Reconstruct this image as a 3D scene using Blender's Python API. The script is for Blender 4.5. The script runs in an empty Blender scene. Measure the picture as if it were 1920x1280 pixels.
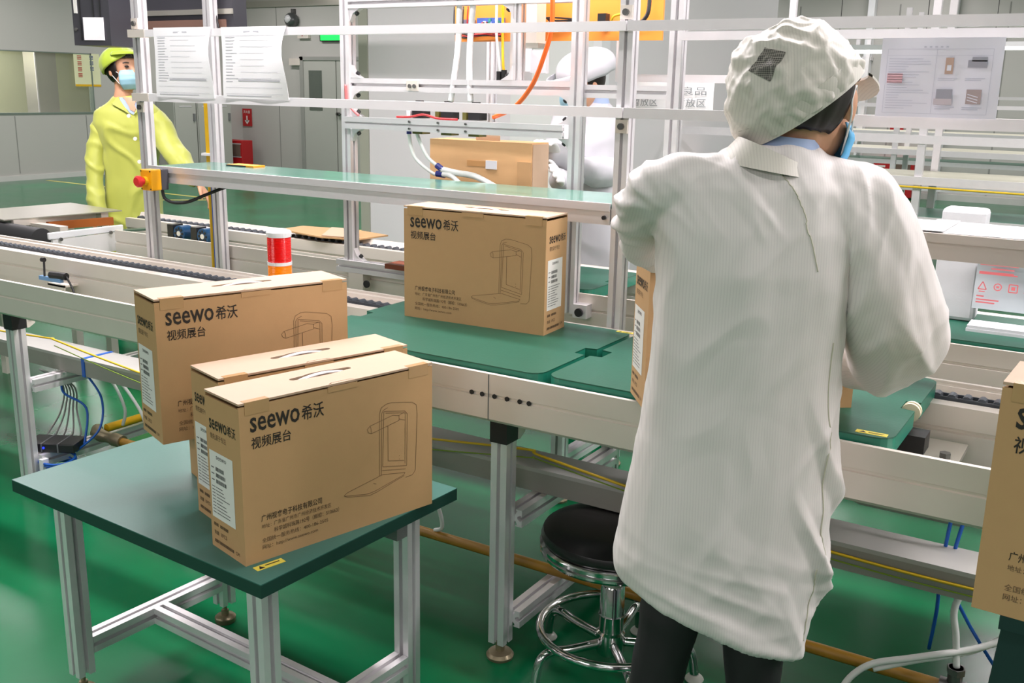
import bpy, bmesh, math, random
import numpy as np
from mathutils import Vector, Matrix, noise
from mathutils.bvhtree import BVHTree
random.seed(7)
S = bpy.context.scene
COL = S.collection
PI = math.pi

# ---------------------------------------------------------------- camera
def set_camera(f_px=1890.0, pitch=14.1, roll=1.15, yaw=58.5, height=1.42):
    th, ro, an = math.radians(pitch), math.radians(roll), math.radians(yaw)
    up = Vector((0, -math.cos(th), -math.sin(th)))
    fh = Vector((0, -math.sin(th), math.cos(th)))
    rt = Vector((1, 0, 0))
    R = Matrix(((math.cos(ro), -math.sin(ro), 0), (math.sin(ro), math.cos(ro), 0), (0, 0, 1)))
    ax = R @ (rt * math.sin(an) - fh * math.cos(an))
    ay = R @ (rt * math.cos(an) + fh * math.sin(an))
    az = R @ up
    right = Vector((ax.x, ay.x, az.x)); down = Vector((ax.y, ay.y, az.y)); fwd = Vector((ax.z, ay.z, az.z))
    m = Matrix((right, -down, -fwd)).transposed().to_4x4()
    m.translation = (0, 0, height)
    cd = bpy.data.cameras.new('camera'); co = bpy.data.objects.new('camera', cd)
    COL.objects.link(co); co.matrix_world = m
    cd.sensor_width = 36.0; cd.lens = f_px / 1920.0 * 36.0
    cd.clip_start = 0.05; cd.clip_end = 200
    S.camera = co
set_camera()

# ---------------------------------------------------------------- world, light, exposure
wd = bpy.data.worlds.new('hall_light'); S.world = wd; wd.use_nodes = True
wd.node_tree.nodes['Background'].inputs[0].default_value = (0.93, 0.97, 1.0, 1)
wd.node_tree.nodes['Background'].inputs[1].default_value = 0.10
def area(name, loc, sx, sy, power, color=(1.0, 0.91, 0.935)):
    l = bpy.data.lights.new(name, 'AREA'); l.shape = 'RECTANGLE'; l.size = sx; l.size_y = sy
    l.energy = power; l.color = color
    o = bpy.data.objects.new(name, l); COL.objects.link(o); o.location = loc
    return o
for lx, lp in ((-4.6, 34), (-2.9, 34), (-1.2, 34), (0.5, 34), (2.2, 54), (3.9, 66)):   # lamp row over the packing line
    area('ceiling_lamp', (lx, 2.75, 2.62), 1.25, 0.16, lp)
for lx in (-2.75, -1.75): area('line_lamp', (lx, 2.08, 2.36), 0.9, 0.08, 10)     # task lamps hung over the left rack
for ly in (5.2, 8.2, 11.5):
    for lx in (-12.0, -9.0, -6.0, -3.0, 0.0, 3.0):
        area('ceiling_lamp', (lx, ly, 3.1), 1.25, 0.3, 30)
for lx in (-6.0, -3.0, 0.0, 3.0): area('ceiling_lamp', (lx, 14.2, 3.1), 1.25, 0.3, 22)
for lx in (-6.5, -3.4, -0.3, 2.6):
    area('ceiling_lamp', (lx, 0.55, 2.66), 1.25, 0.2, 7)
for ly in (-2.2, -4.6, -7.4):                                  # the hall goes on behind the camera
    for lx in (-8.0, -5.0, -2.0, 1.0, 4.0):
        area('ceiling_lamp', (lx, ly, 2.66), 1.25, 0.3, 27)
S.view_settings.view_transform = 'Standard'; S.view_settings.look = 'None'
S.view_settings.gamma = 1.0; S.view_settings.use_curve_mapping = False
S.view_settings.exposure = 0.5
S.cycles.max_bounces = 6; S.cycles.diffuse_bounces = 3; S.cycles.glossy_bounces = 3; S.cycles.transmission_bounces = 3; S.cycles.transparent_max_bounces = 6

# ---------------------------------------------------------------- helpers
ORG = {}
def srgb(r, g, b):
    f = lambda c: (c / 255 / 12.92) if c / 255 <= 0.04045 else ((c / 255 + 0.055) / 1.055) ** 2.4
    return (f(r), f(g), f(b), 1.0)
MATS = {}
def mat(name, rgb, rough=0.5, metal=0.0, var=0.06, scale=8.0, bump=0.0, bscale=None, spec=0.5, emit=None, trans=0.0,
        alpha=1.0, coat=0.0, aniso_stretch=None):
    if name in MATS: return MATS[name]
    m = bpy.data.materials.new(name); m.use_nodes = True
    nt = m.node_tree; b = nt.nodes['Principled BSDF']
    tc = nt.nodes.new('ShaderNodeTexCoord'); mp = nt.nodes.new('ShaderNodeMapping')
    nt.links.new(tc.outputs['Object'], mp.inputs[0])
    if aniso_stretch: mp.inputs['Scale'].default_value = aniso_stretch
    nz = nt.nodes.new('ShaderNodeTexNoise'); nz.inputs['Scale'].default_value = scale; nz.inputs['Detail'].default_value = 4
    nt.links.new(mp.outputs[0], nz.inputs['Vector'])
    mx = nt.nodes.new('ShaderNodeMixRGB'); c = srgb(*rgb)
    mx.inputs[1].default_value = tuple(max(0, v * (1 - var)) for v in c[:3]) + (1,)
    mx.inputs[2].default_value = tuple(min(1, v * (1 + var)) for v in c[:3]) + (1,)
    nt.links.new(nz.outputs['Fac'], mx.inputs[0]); nt.links.new(mx.outputs[0], b.inputs['Base Color'])
    b.inputs['Roughness'].default_value = rough; b.inputs['Metallic'].default_value = metal
    b.inputs['Specular IOR Level'].default_value = spec
    if trans: b.inputs['Transmission Weight'].default_value = trans
    if alpha < 1: b.inputs['Alpha'].default_value = alpha
    if coat: b.inputs['Coat Weight'].default_value = coat
    if emit:
        b.inputs['Emission Color'].default_value = srgb(*rgb); b.inputs['Emission Strength'].default_value = emit
    if bump:
        n2 = nt.nodes.new('ShaderNodeTexNoise'); n2.inputs['Scale'].default_value = bscale or scale * 6; n2.inputs['Detail'].default_value = 3
        nt.links.new(mp.outputs[0], n2.inputs['Vector'])
        bp = nt.nodes.new('ShaderNodeBump'); bp.inputs['Strength'].default_value = bump; bp.inputs['Distance'].default_value = 0.002
        nt.links.new(n2.outputs['Fac'], bp.inputs['Height']); nt.links.new(bp.outputs[0], b.inputs['Normal'])
    MATS[name] = m
    return m

ALU = mat('brushed_aluminium', (234, 232, 234), 0.36, 0.55, 0.04, 30, aniso_stretch=(1, 1, 1))
ALUD = mat('dull_aluminium', (230, 222, 212), 0.45, 0.35, 0.08, 5, bump=0.05)
SLOT = mat('slot_grey', (120, 122, 122), 0.6, 0.2)
STEEL = mat('stainless_plate', (178, 176, 165), 0.3, 0.6, 0.05, 6)
CHROME = mat('chrome', (205, 205, 205), 0.12, 1.0, 0.02)
ZINC = mat('zinc_plated_foot', (150, 138, 112), 0.35, 0.7, 0.1, 20)
BOLT = mat('bolt_steel', (110, 110, 108), 0.4, 0.8)
BLACK = mat('black_plastic', (28, 28, 30), 0.45, 0, 0.1)
GREENMAT = mat('green_esd_mat', (22, 84, 65), 0.40, 0, 0.10, 14, bump=0.12, bscale=160, spec=0.5)
GREENEDGE = mat('green_edge', (30, 120, 98), 0.4, 0, 0.08, 20)
TABLEMAT = mat('dark_green_bench_mat', (58, 108, 98), 0.38, 0, 0.08, 6, bump=0.06, bscale=200)
TABLEEDGE = mat('dark_green_bench_edge', (16, 58, 48), 0.5)
SHELFMAT = mat('pale_green_shelf_sheet', (84, 132, 116), 0.16, 0, 0.04, 5)
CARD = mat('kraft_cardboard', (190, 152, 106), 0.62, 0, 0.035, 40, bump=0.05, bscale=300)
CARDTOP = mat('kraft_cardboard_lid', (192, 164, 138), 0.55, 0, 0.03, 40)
CARDIN = mat('cardboard_inside', (120, 88, 55), 0.8)
INK = mat('black_ink', (38, 33, 27), 0.6)
ALUW = mat('lamplit_aluminium', (246, 244, 247), 0.4, 0.2, 0.02, 20)  # whiter aluminium copy: lamp glare on the left rails put into the colour
INK2 = mat('grey_ink', (98, 78, 55), 0.65)
INK3 = mat('thin_line_ink', (128, 100, 68), 0.65)
LABEL = mat('white_label_paper', (226, 226, 220), 0.55, 0, 0.02)
TAPE = mat('clear_tape', (188, 151, 106), 0.2, 0, 0.03, 60, spec=0.8)
HANDLE = mat('white_handle_plastic', (226, 230, 236), 0.35)
WHITEP = mat('white_plastic', (232, 234, 236), 0.4, 0, 0.02)
FOAM = mat('white_foam', (206, 208, 210), 0.8, 0, 0.02, 60, bump=0.1, bscale=200)
PAPER = mat('paper_sheet', (250, 250, 253), 0.6, 0, 0.02, 20)
PRINT = mat('paper_print', (196, 196, 204), 0.7)
YEL = mat('yellow_sticker', (222, 205, 80), 0.5)
YPIPE = mat('worn_yellow_paint', (150, 112, 34), 0.4, 0, 0.35, 22, bump=0.1)
YBRIGHT = mat('yellow_paint', (226, 178, 20), 0.4)
YWIRE = mat('yellow_wire', (222, 186, 30), 0.45)
BLUEC = mat('blue_cable', (20, 92, 190), 0.4)
WHOSE = mat('white_hose', (222, 226, 222), 0.35)
ORANGE = mat('orange_panel', (248, 150, 60), 0.4, 0, 0.08, 3)
OHOSE = mat('orange_hose', (240, 104, 30), 0.35)
REDM = mat('red_enamel', (176, 26, 30), 0.4)
WALLM = mat('grey_wall_panel', (184, 184, 178), 0.5, 0, 0.02, 1.5)
WALLB = mat('light_grey_booth_panel', (222, 220, 222), 0.45, 0, 0.015, 1.2)
CEILM = mat('ceiling_panel', (180, 180, 176), 0.6, 0, 0.02, 1)
DOORM = mat('door_panel', (178, 180, 172), 0.45, 0, 0.02, 2)
GLASSM = mat('window_glass', (196, 206, 190), 0.05, 0, 0.02, 2, alpha=0.12, spec=0.5)
DARKG = mat('dark_cabinet', (62, 62, 68), 0.4, 0.2, 0.08, 3)

def link(o, parent=None):
    COL.objects.link(o)
    if parent is not None: o.parent = parent
    return o
def tag(o, label=None, cat=None, group=None, kind=None):
    if label: o['label'] = label
    if cat: o['category'] = cat
    if group: o['group'] = group
    if kind: o['kind'] = kind
    return o
def thing(name, loc, label, cat, group=None, rz=0.0):
    o = bpy.data.objects.new(name, None); o.empty_display_size = 0.1
    link(o); o.location = loc; o.rotation_euler = (0, 0, rz)
    ORG[o.name] = Vector(loc)
    return tag(o, label, cat, group)
class G:
    """vertex/face collector"""
    def __init__(s): s.v = []; s.f = []; s.mi = []
    def add(s, vs, fs, mi=0):
        n = len(s.v); s.v += [tuple(v) for v in vs]; s.f += [tuple(i + n for i in f) for f in fs]; s.mi += [mi] * len(fs); return s
    def box(s, x0, x1, y0, y1, z0, z1, mi=0):
        return s.add([(x0,y0,z0),(x1,y0,z0),(x1,y1,z0),(x0,y1,z0),(x0,y0,z1),(x1,y0,z1),(x1,y1,z1),(x0,y1,z1)],
                     [(0,3,2,1),(4,5,6,7),(0,1,5,4),(1,2,6,5),(2,3,7,6),(3,0,4,7)], mi)
    def cyl(s, a, b, r0, r1=None, n=16, mi=0):
        r1 = r0 if r1 is None else r1
        a = Vector(a); b = Vector(b); d = (b - a).normalized()
        u = d.orthogonal().normalized(); w = d.cross(u)
        vs = []
        for c, r in ((a, r0), (b, r1)):
            for i in range(n):
                t = 2 * PI * i / n; vs.append(c + u * math.cos(t) * r + w * math.sin(t) * r)
        fs = [(i, (i + 1) % n, n + (i + 1) % n, n + i) for i in range(n)] + [tuple(range(n - 1, -1, -1)), tuple(range(n, 2 * n))]
        return s.add(vs, fs, mi)
    def tube(s, pts, r, n=8, mi=0, closed=False):
        P = [Vector(p[:3]) for p in pts]; R = [p[3] if len(p) > 3 else r for p in pts]
        vs = []; fs = []; ref = None
        for i, p in enumerate(P):
            if closed: d = (P[(i + 1) % len(P)] - P[i - 1]).normalized()
            else: d = ((P[min(i + 1, len(P) - 1)] - P[max(i - 1, 0)])).normalized()
            if ref is None: ref = d.orthogonal().normalized()
            u = (ref - d * ref.dot(d)); u = u.normalized() if u.length > 1e-6 else d.orthogonal().normalized(); ref = u
            w = d.cross(u)
            for k in range(n):
                t = 2 * PI * k / n; vs.append(p + (u * math.cos(t) + w * math.sin(t)) * R[i])
        m = len(P)
        for i in range(m if closed else m - 1):
            j = (i + 1) % m
            for k in range(n): fs.append((i*n+k, i*n+(k+1)%n, j*n+(k+1)%n, j*n+k))
        if not closed: fs += [tuple(range(n - 1, -1, -1)), tuple(range((m - 1) * n, m * n))]
        return s.add(vs, fs, mi)
    def lathe(s, prof, c, n=24, mi=0, axis=(0, 0, 1)):
        ax = Vector(axis).normalized(); u = ax.orthogonal().normalized(); w = ax.cross(u); c = Vector(c)
        vs = []; fs = []
        for r, z in prof:
            for k in range(n):
                t = 2 * PI * k / n; vs.append(c + ax * z + (u * math.cos(t) + w * math.sin(t)) * max(r, 1e-5))
        for i in range(len(prof) - 1):
            for k in range(n): fs.append((i*n+k, i*n+(k+1)%n, (i+1)*n+(k+1)%n, (i+1)*n+k))
        fs += [tuple(range(n - 1, -1, -1)), tuple(range((len(prof) - 1) * n, len(prof) * n))]
        return s.add(vs, fs, mi)
    def prism(s, poly, axis, a0, a1, mi=0):
        """poly of 2D points extruded along axis 'x','y','z'"""
        n = len(poly)
        def P(p, a): return {'x': (a, p[0], p[1]), 'y': (p[0], a, p[1]), 'z': (p[0], p[1], a)}[axis]
        vs = [P(p, a0) for p in poly] + [P(p, a1) for p in poly]
        fs = [(i, (i + 1) % n, n + (i + 1) % n, n + i) for i in range(n)] + [tuple(range(n - 1, -1, -1)), tuple(range(n, 2 * n))]
        return s.add(vs, fs, mi)
    def sphere(s, c, r, n=16, m=10, mi=0):
        c = Vector(c); r = (r, r, r) if isinstance(r, (int, float)) else r
        vs = [c + Vector((0, 0, r[2]))]
        for i in range(1, m):
            a = PI * i / m
            for k in range(n):
                t = 2 * PI * k / n; vs.append(c + Vector((r[0]*math.sin(a)*math.cos(t), r[1]*math.sin(a)*math.sin(t), r[2]*math.cos(a))))
        vs.append(c - Vector((0, 0, r[2])))
        fs = [(0, 1 + k, 1 + (k + 1) % n) for k in range(n)]
        for i in range(m - 2):
            for k in range(n): fs.append((1+i*n+k, 1+(i+1)*n+k, 1+(i+1)*n+(k+1)%n, 1+i*n+(k+1)%n))
        L = len(vs) - 1
        fs += [(L, 1 + (m - 2) * n + (k + 1) % n, 1 + (m - 2) * n + k) for k in range(n)]
        return s.add(vs, fs, mi)
def fixnorm(me):
    bm = bmesh.new(); bm.from_mesh(me); bmesh.ops.recalc_face_normals(bm, faces=bm.faces); bm.to_mesh(me); bm.free()
def org_of(p):
    v = Vector((0, 0, 0))
    while p is not None:
        v += ORG.get(p.name, Vector((0, 0, 0))); p = p.parent
    return v
def mk(name, g, m, parent=None, smooth=False, local=False, bevel=0.0, label=None):
    """g: G collector in world coordinates (or parent-local when local)"""
    me = bpy.data.meshes.new(name)
    vs = np.array(g.v, dtype=float)
    if local: off = Vector((0, 0, 0)); loc = Vector((0, 0, 0))
    elif parent is not None:
        off = org_of(parent); loc = Vector((0, 0, 0))
    else:
        lo, hi = vs.min(0), vs.max(0); off = Vector(((lo[0] + hi[0]) / 2, (lo[1] + hi[1]) / 2, lo[2])); loc = off.copy()
    vs = vs - np.array(off)
    me.from_pydata([tuple(v) for v in vs], [], g.f); me.update(); fixnorm(me)
    ms = m if isinstance(m, (list, tuple)) else [m]
    for x in ms: me.materials.append(x)
    if len(ms) > 1:
        for p, i in zip(me.polygons, g.mi): p.material_index = i
    if smooth:
        for p in me.polygons: p.use_smooth = True
        if smooth == 'auto':
            me.set_sharp_from_angle(angle=math.radians(38))
    o = bpy.data.objects.new(name, me); link(o, parent); o.location = loc
    ORG[o.name] = loc if parent is None else Vector((0, 0, 0))
    if bevel:
        md = o.modifiers.new('bevel', 'BEVEL'); md.width = bevel; md.segments = 2; md.limit_method = 'ANGLE'
    if label: o['label'] = label
    return o
def copy_tree(o, parent=None, loc=None, rz=None):
    c = o.copy(); COL.objects.link(c); c.parent = parent
    if loc is not None: c.location = loc; ORG[c.name] = Vector(loc)
    if rz is not None: c.rotation_euler = (0, 0, rz)
    for ch in [x for x in bpy.data.objects if x.parent == o and x is not c]:
        copy_tree(ch, c)
    return c

def slot_poly(w, h, sw=0.008, sd=0.008, nw=1, nh=1):
    """outline of an extruded slotted aluminium profile, centred"""
    pts = []
    def side(p0, p1, nrm, n):
        L = math.hypot(p1[0] - p0[0], p1[1] - p0[1]); d = ((p1[0] - p0[0]) / L, (p1[1] - p0[1]) / L)
        pts.append(p0)
        for k in range(n):
            c = L * (k + 0.5) / n; iw = min(sw * 1.9, L / n * 0.62); d1 = sd * 0.36
            for q, dep in ((-sw / 2, 0), (-sw / 2, d1), (-iw / 2, d1), (-sw * 0.4, sd * 1.5), (sw * 0.4, sd * 1.5), (iw / 2, d1), (sw / 2, d1), (sw / 2, 0)):
                pts.append((p0[0] + d[0] * (c + q) + nrm[0] * dep, p0[1] + d[1] * (c + q) + nrm[1] * dep))
    a, b = w / 2, h / 2
    side((-a, -b), (a, -b), (0, 1), nw); side((a, -b), (a, b), (-1, 0), nh)
    side((a, b), (-a, b), (0, -1), nw); side((-a, b), (-a, -b), (1, 0), nh)
    return pts
def alu(name, parent, axis, c, a0, a1, w=0.04, h=0.04, m=None, nw=1, nh=1, sw=0.0095, sd=0.009):
    """slotted profile along axis; c = the two centre coordinates across it"""
    g = G(); g.prism([(p[0] + c[0], p[1] + c[1]) for p in slot_poly(w, h, sw, sd, nw, nh)], axis, a0, a1)
    return mk(name, g, m or ALU, parent)
def rails(name, parent, axis, poly, a0, a1, m):
    g = G(); g.prism(poly, axis, a0, a1); return mk(name, g, m, parent)
def smooth_path(pts, n=8):
    P = [Vector(p) for p in pts]; out = []
    for i in range(len(P) - 1):
        p0, p1, p2, p3 = P[max(i - 1, 0)], P[i], P[i + 1], P[min(i + 2, len(P) - 1)]
        for k in range(n):
            t = k / n
            out.append(0.5 * ((2 * p1) + (p2 - p0) * t + (2*p0 - 5*p1 + 4*p2 - p3) * t * t + (3*p1 - p0 - 3*p2 + p3) * t ** 3))
    out.append(P[-1]); return out
def hose(name, pts, r, m, parent=None, n=8, seg=7):
    g = G(); g.tube(smooth_path(pts, seg), r, n); return mk(name, g, m, parent, smooth=True)
W_TORSO = [[-0.5177, 1.6767, 1.3406, 0.0451, 0.0276, 0.001, 0.055], [-0.5239, 1.6729, 1.3213, 0.0717, 0.044, -0.0001, 0.065], [-0.544, 1.6606, 1.2946, 0.1204, 0.0738, 0.001, 0.08], [-0.541, 1.6624, 1.2682, 0.1389, 0.0852, -0.0012, 0.095], [-0.543, 1.6611, 1.201, 0.1429, 0.0876, -0.0011, 0.112], [-0.5455, 1.6596, 1.1326, 0.1355, 0.0831, 0.0032, 0.118], [-0.5441, 1.6605, 1.0393, 0.1357, 0.0832, 0.0033, 0.113], [-0.5439, 1.6606, 0.9435, 0.1387, 0.0851, 0.0034, 0.112], [-0.5441, 1.6605, 0.8451, 0.1455, 0.0892, 0.0036, 0.117], [-0.5471, 1.6586, 0.7465, 0.1556, 0.0954, -0.0038, 0.125], [-0.5514, 1.656, 0.6609, 0.1599, 0.098, -0.0169, 0.13], [-0.5562, 1.6531, 0.5791, 0.1609, 0.0986, -0.0334, 0.134], [-0.5646, 1.6479, 0.5114, 0.1521, 0.0932, -0.0691, 0.132], [-0.5668, 1.6466, 0.4982, 0.1486, 0.0911, -0.0716, 0.132]]
W_ARM_L = [(-0.5777, 1.6281, 1.2716, 0.05), (-0.6417, 1.5889, 1.2666, 0.056), (-0.7026, 1.5985, 1.2457, 0.053), (-0.7464, 1.6537, 1.2032, 0.046), (-0.7774, 1.7521, 1.148, 0.042), (-0.784, 1.8653, 1.1001, 0.036)]
W_ARM_R = [(-0.4868, 1.6839, 1.2685, 0.05), (-0.4328, 1.717, 1.2556, 0.062), (-0.3764, 1.7398, 1.2029, 0.076), (-0.3514, 1.7669, 1.1297, 0.086), (-0.3401, 1.7973, 1.061, 0.088), (-0.3368, 1.8462, 1.0023, 0.078), (-0.3783, 1.9498, 0.9441, 0.062), (-0.4388, 2.0534, 0.8834, 0.045)]
W_LEG_L = [(-0.6085, 1.621, 0.6385, 0.075), (-0.6149, 1.6053, 0.5473, 0.062), (-0.6268, 1.598, 0.449, 0.056), (-0.6441, 1.5992, 0.3304, 0.05), (-0.6679, 1.6315, 0.1009, 0.045), (-0.6867, 1.6669, -0.1753, 0.036)]
W_LEG_R = [(-0.4882, 1.6947, 0.5778, 0.075), (-0.4906, 1.6815, 0.4746, 0.062), (-0.4873, 1.6836, 0.386, 0.056), (-0.4858, 1.6962, 0.2887, 0.05), (-0.4834, 1.7211, 0.0842, 0.045), (-0.4787, 1.7475, -0.1602, 0.036)]
W_HEAD = [(-0.4894, 1.7292, 1.4099), (-0.4642, 1.7447, 1.3696), (-0.4981, 1.7239, 1.3645), (-0.5171, 1.7122, 1.311), (-0.4384, 1.7605, 1.3981), (-0.4314, 1.7647, 1.3878)]
W_CAP = [(-0.4994, 1.7113, 1.4097)]
W_SEAM1 = [(-0.4625, 1.5698, 1.3207), (-0.4509, 1.5769, 1.2883), (-0.4375, 1.5851, 1.2515), (-0.4274, 1.5912, 1.2141), (-0.4176, 1.5973, 1.1806), (-0.4092, 1.6024, 1.1466)]
W_SEAM2 = [(-0.3982, 1.6561, 1.0239), (-0.3914, 1.6603, 0.9505), (-0.389, 1.6617, 0.8754), (-0.3882, 1.6622, 0.7791), (-0.3897, 1.6613, 0.6901), (-0.392, 1.6599, 0.5988), (-0.3976, 1.6564, 0.5261), (-0.4009, 1.6544, 0.4733)]
W_COL = [[-0.5318, 1.6563, 1.2981, 0.0694, 0.0426, -0.0132, 0.082], [-0.52, 1.6635, 1.3244, 0.0506, 0.031, -0.0257, 0.064], [-0.5072, 1.6831, 1.3015, 0.0578, 0.0354, -0.0136, 0.07], [-0.5075, 1.6946, 1.3509, 0.0408, 0.025, -0.0043, 0.055]]
W_MASK = [(-0.4427, 1.7813, 1.3251), (-0.4772, 1.7601, 1.3198), (-0.4322, 1.7877, 1.3566)]
Y_TORSO = [[-4.7257, 3.6715, 1.3435, 0.0616, 0.0377, 0.0014, 0.06], [-4.7149, 3.6781, 1.2989, 0.1045, 0.0641, -0.0032, 0.075], [-4.7227, 3.6733, 1.2536, 0.1541, 0.0945, -0.0021, 0.09], [-4.7257, 3.6715, 1.1856, 0.1608, 0.0986, -0.002, 0.11], [-4.719, 3.6756, 1.0543, 0.1272, 0.078, 0.0029, 0.11], [-4.7242, 3.6724, 0.9095, 0.1242, 0.0762, 0.0029, 0.11], [-4.7312, 3.6681, 0.7333, 0.1366, 0.0837, 0.0032, 0.12], [-4.7569, 3.6524, 0.5239, 0.171, 0.1048, 0.004, 0.13], [-4.7682, 3.6454, 0.3416, 0.1878, 0.1151, 0.0045, 0.14], [-4.7701, 3.6443, 0.3109, 0.1829, 0.1121, 0.0044, 0.13]]
Y_ARM_R = [(-4.598, 3.7498, 1.2112, 0.065), (-4.5378, 3.7632, 1.1108, 0.068), (-4.4289, 3.7361, 1.0203, 0.064), (-4.3195, 3.7093, 0.9599, 0.055), (-4.2654, 3.6956, 0.9275, 0.045)]
Y_ARM_L = [(-4.835, 3.6044, 1.2171, 0.058), (-4.8512, 3.5476, 1.053, 0.05), (-4.8156, 3.4991, 0.8859, 0.046), (-4.769, 3.469, 0.719, 0.044)]
Y_LEGS = [[(-4.8285, 3.6084, 0.4011, 0.09), (-4.8456, 3.598, 0.2167, 0.07), (-4.8712, 3.5823, -0.097, 0.05)], [(-4.7002, 3.6871, 0.4042, 0.09), (-4.7059, 3.6836, 0.2201, 0.07), (-4.7192, 3.6754, -0.0933, 0.05)]]
Y_HEAD = [(-4.7299, 3.6689, 1.4716), (-4.725, 3.6719, 1.3939), (-4.7478, 3.6579, 1.343), (-4.8012, 3.6252, 1.4644), (-4.7138, 3.6788, 1.4164), (-4.7693, 3.6447, 1.5039)]
Y_HAND = [(-4.2113, 3.6818, 0.8983), (-4.1891, 3.6955, 0.8626)]
Y_BTN = [(-4.5685, 3.5567, 1.2399), (-4.547, 3.5699, 1.122), (-4.5349, 3.5773, 1.0026)]
Y_V1 = [(-4.6901, 3.5291, 1.3654), (-4.5462, 3.6173, 1.3687), (-4.6036, 3.5821, 1.255)]
Y_V2 = [(-4.6548, 3.539, 1.3716), (-4.5615, 3.5962, 1.3737), (-4.5962, 3.5749, 1.2773)]
Y_V3 = [(-4.7204, 3.5105, 1.3429), (-4.6805, 3.5349, 1.3656), (-4.6062, 3.5805, 1.2522)]
Y_V4 = [(-4.5558, 3.6114, 1.3685), (-4.5146, 3.6367, 1.3367), (-4.6014, 3.5835, 1.2523)]
R_TORSO = [[-1.9119, 3.6957, 1.379, 0.0456, 0.028, -0.0031, 0.06], [-1.9182, 3.6919, 1.3476, 0.0804, 0.0493, -0.0044, 0.08], [-1.9185, 3.6917, 1.3016, 0.1099, 0.0674, -0.0038, 0.1], [-1.9142, 3.6943, 1.2259, 0.1212, 0.0743, 0.0007, 0.12], [-1.9083, 3.6979, 1.1003, 0.1239, 0.076, 0.0029, 0.125], [-1.9007, 3.7025, 0.9269, 0.1196, 0.0733, 0.0028, 0.125], [-1.8949, 3.7061, 0.7499, 0.1284, 0.0787, 0.003, 0.13], [-1.8905, 3.7088, 0.6147, 0.137, 0.084, 0.0033, 0.14], [-1.89, 3.7091, 0.601, 0.1295, 0.0794, 0.0031, 0.13]]
R_ARM_R = [(-1.9823, 3.6174, 1.2861, 0.065), (-1.9487, 3.5206, 1.1701, 0.062), (-1.8531, 3.4385, 1.0817, 0.055), (-1.8429, 3.3274, 1.0895, 0.045)]
R_ARM_L = [(-1.8354, 3.7426, 1.2804, 0.065), (-1.8075, 3.7011, 1.1271, 0.062), (-1.8286, 3.5122, 1.1154, 0.055), (-1.8868, 3.3592, 1.1802, 0.045)]
R_LEGS = [[(-1.9451, 3.6753, 0.6587, 0.09), (-1.9435, 3.6763, 0.4759, 0.07), (-1.9337, 3.6823, 0.1467, 0.05)], [(-1.8502, 3.7335, 0.661, 0.09), (-1.8399, 3.7398, 0.4784, 0.07), (-1.8243, 3.7494, 0.1494, 0.05)]]
R_HEAD = [(-1.9269, 3.6278, 1.446), (-1.952, 3.6125, 1.3842), (-1.8976, 3.6458, 1.3711), (-2.0163, 3.5731, 1.4379)]
R_CAP = [(-1.9193, 3.656, 1.4772)]
R_HANDS = [(-1.8116, 3.2293, 1.1228), (-1.9047, 3.1723, 1.2405)]
# ---------------------------------------------------------------- print helpers
_TXT = {}
def text2d(body, bold=0.0):
    """filled glyph mesh of a string, scaled so that its box is (0..aspect, 0..1)"""
    key = (body, bold)
    if key not in _TXT:
        cu = bpy.data.curves.new('txt', 'FONT'); cu.body = body; cu.offset = bold; cu.resolution_u = 2
        o = bpy.data.objects.new('txt', cu); COL.objects.link(o)
        dg = bpy.context.evaluated_depsgraph_get(); me = bpy.data.meshes.new_from_object(o.evaluated_get(dg))
        v = np.array([tuple(x.co)[:2] for x in me.vertices]); f = [tuple(p.vertices) for p in me.polygons]
        bpy.data.objects.remove(o); bpy.data.curves.remove(cu); bpy.data.meshes.remove(me)
        lo, hi = v.min(0), v.max(0); h = hi[1] - lo[1]
        _TXT[key] = ((v - lo) / h, f, (hi[0] - lo[0]) / h)
    return _TXT[key]
class Face:
    """a flat printing surface: origin = top-left corner, u to the right, v down (metres)"""
    def __init__(s, o, u, v, lift=0.0006):
        s.o = Vector(o); s.u = Vector(u).normalized(); s.v = Vector(v).normalized(); s.n = s.u.cross(-s.v).normalized(); s.l = lift
    def P(s, a, b, k=1.0): return s.o + s.u * a + s.v * b + s.n * s.l * k
    def text(s, g, body, a, b, w=None, h=None, bold=0.0, k=1.0):
        v, f, asp = text2d(body, bold)
        if h is None: h = w / asp
        if w is None: w = h * asp
        g.add([s.P(a + p[0] / asp * w, b + h - p[1] * h, k) for p in v], f); return g
    def rect(s, g, a, b, w, h, k=1.0):
        g.add([s.P(a, b, k), s.P(a, b + h, k), s.P(a + w, b + h, k), s.P(a + w, b, k)], [(0, 1, 2, 3)]); return g
    def stroke(s, g, pts, w, k=1.0):
        for (a0, b0), (a1, b1) in zip(pts[:-1], pts[1:]):
            L = math.hypot(a1 - a0, b1 - b0)
            if L < 1e-6: continue
            nx, ny = -(b1 - b0) / L * w / 2, (a1 - a0) / L * w / 2
            g.add([s.P(a0+nx, b0+ny, k), s.P(a1+nx, b1+ny, k), s.P(a1-nx, b1-ny, k), s.P(a0-nx, b0-ny, k)], [(0, 1, 2, 3)])
        return g

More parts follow.
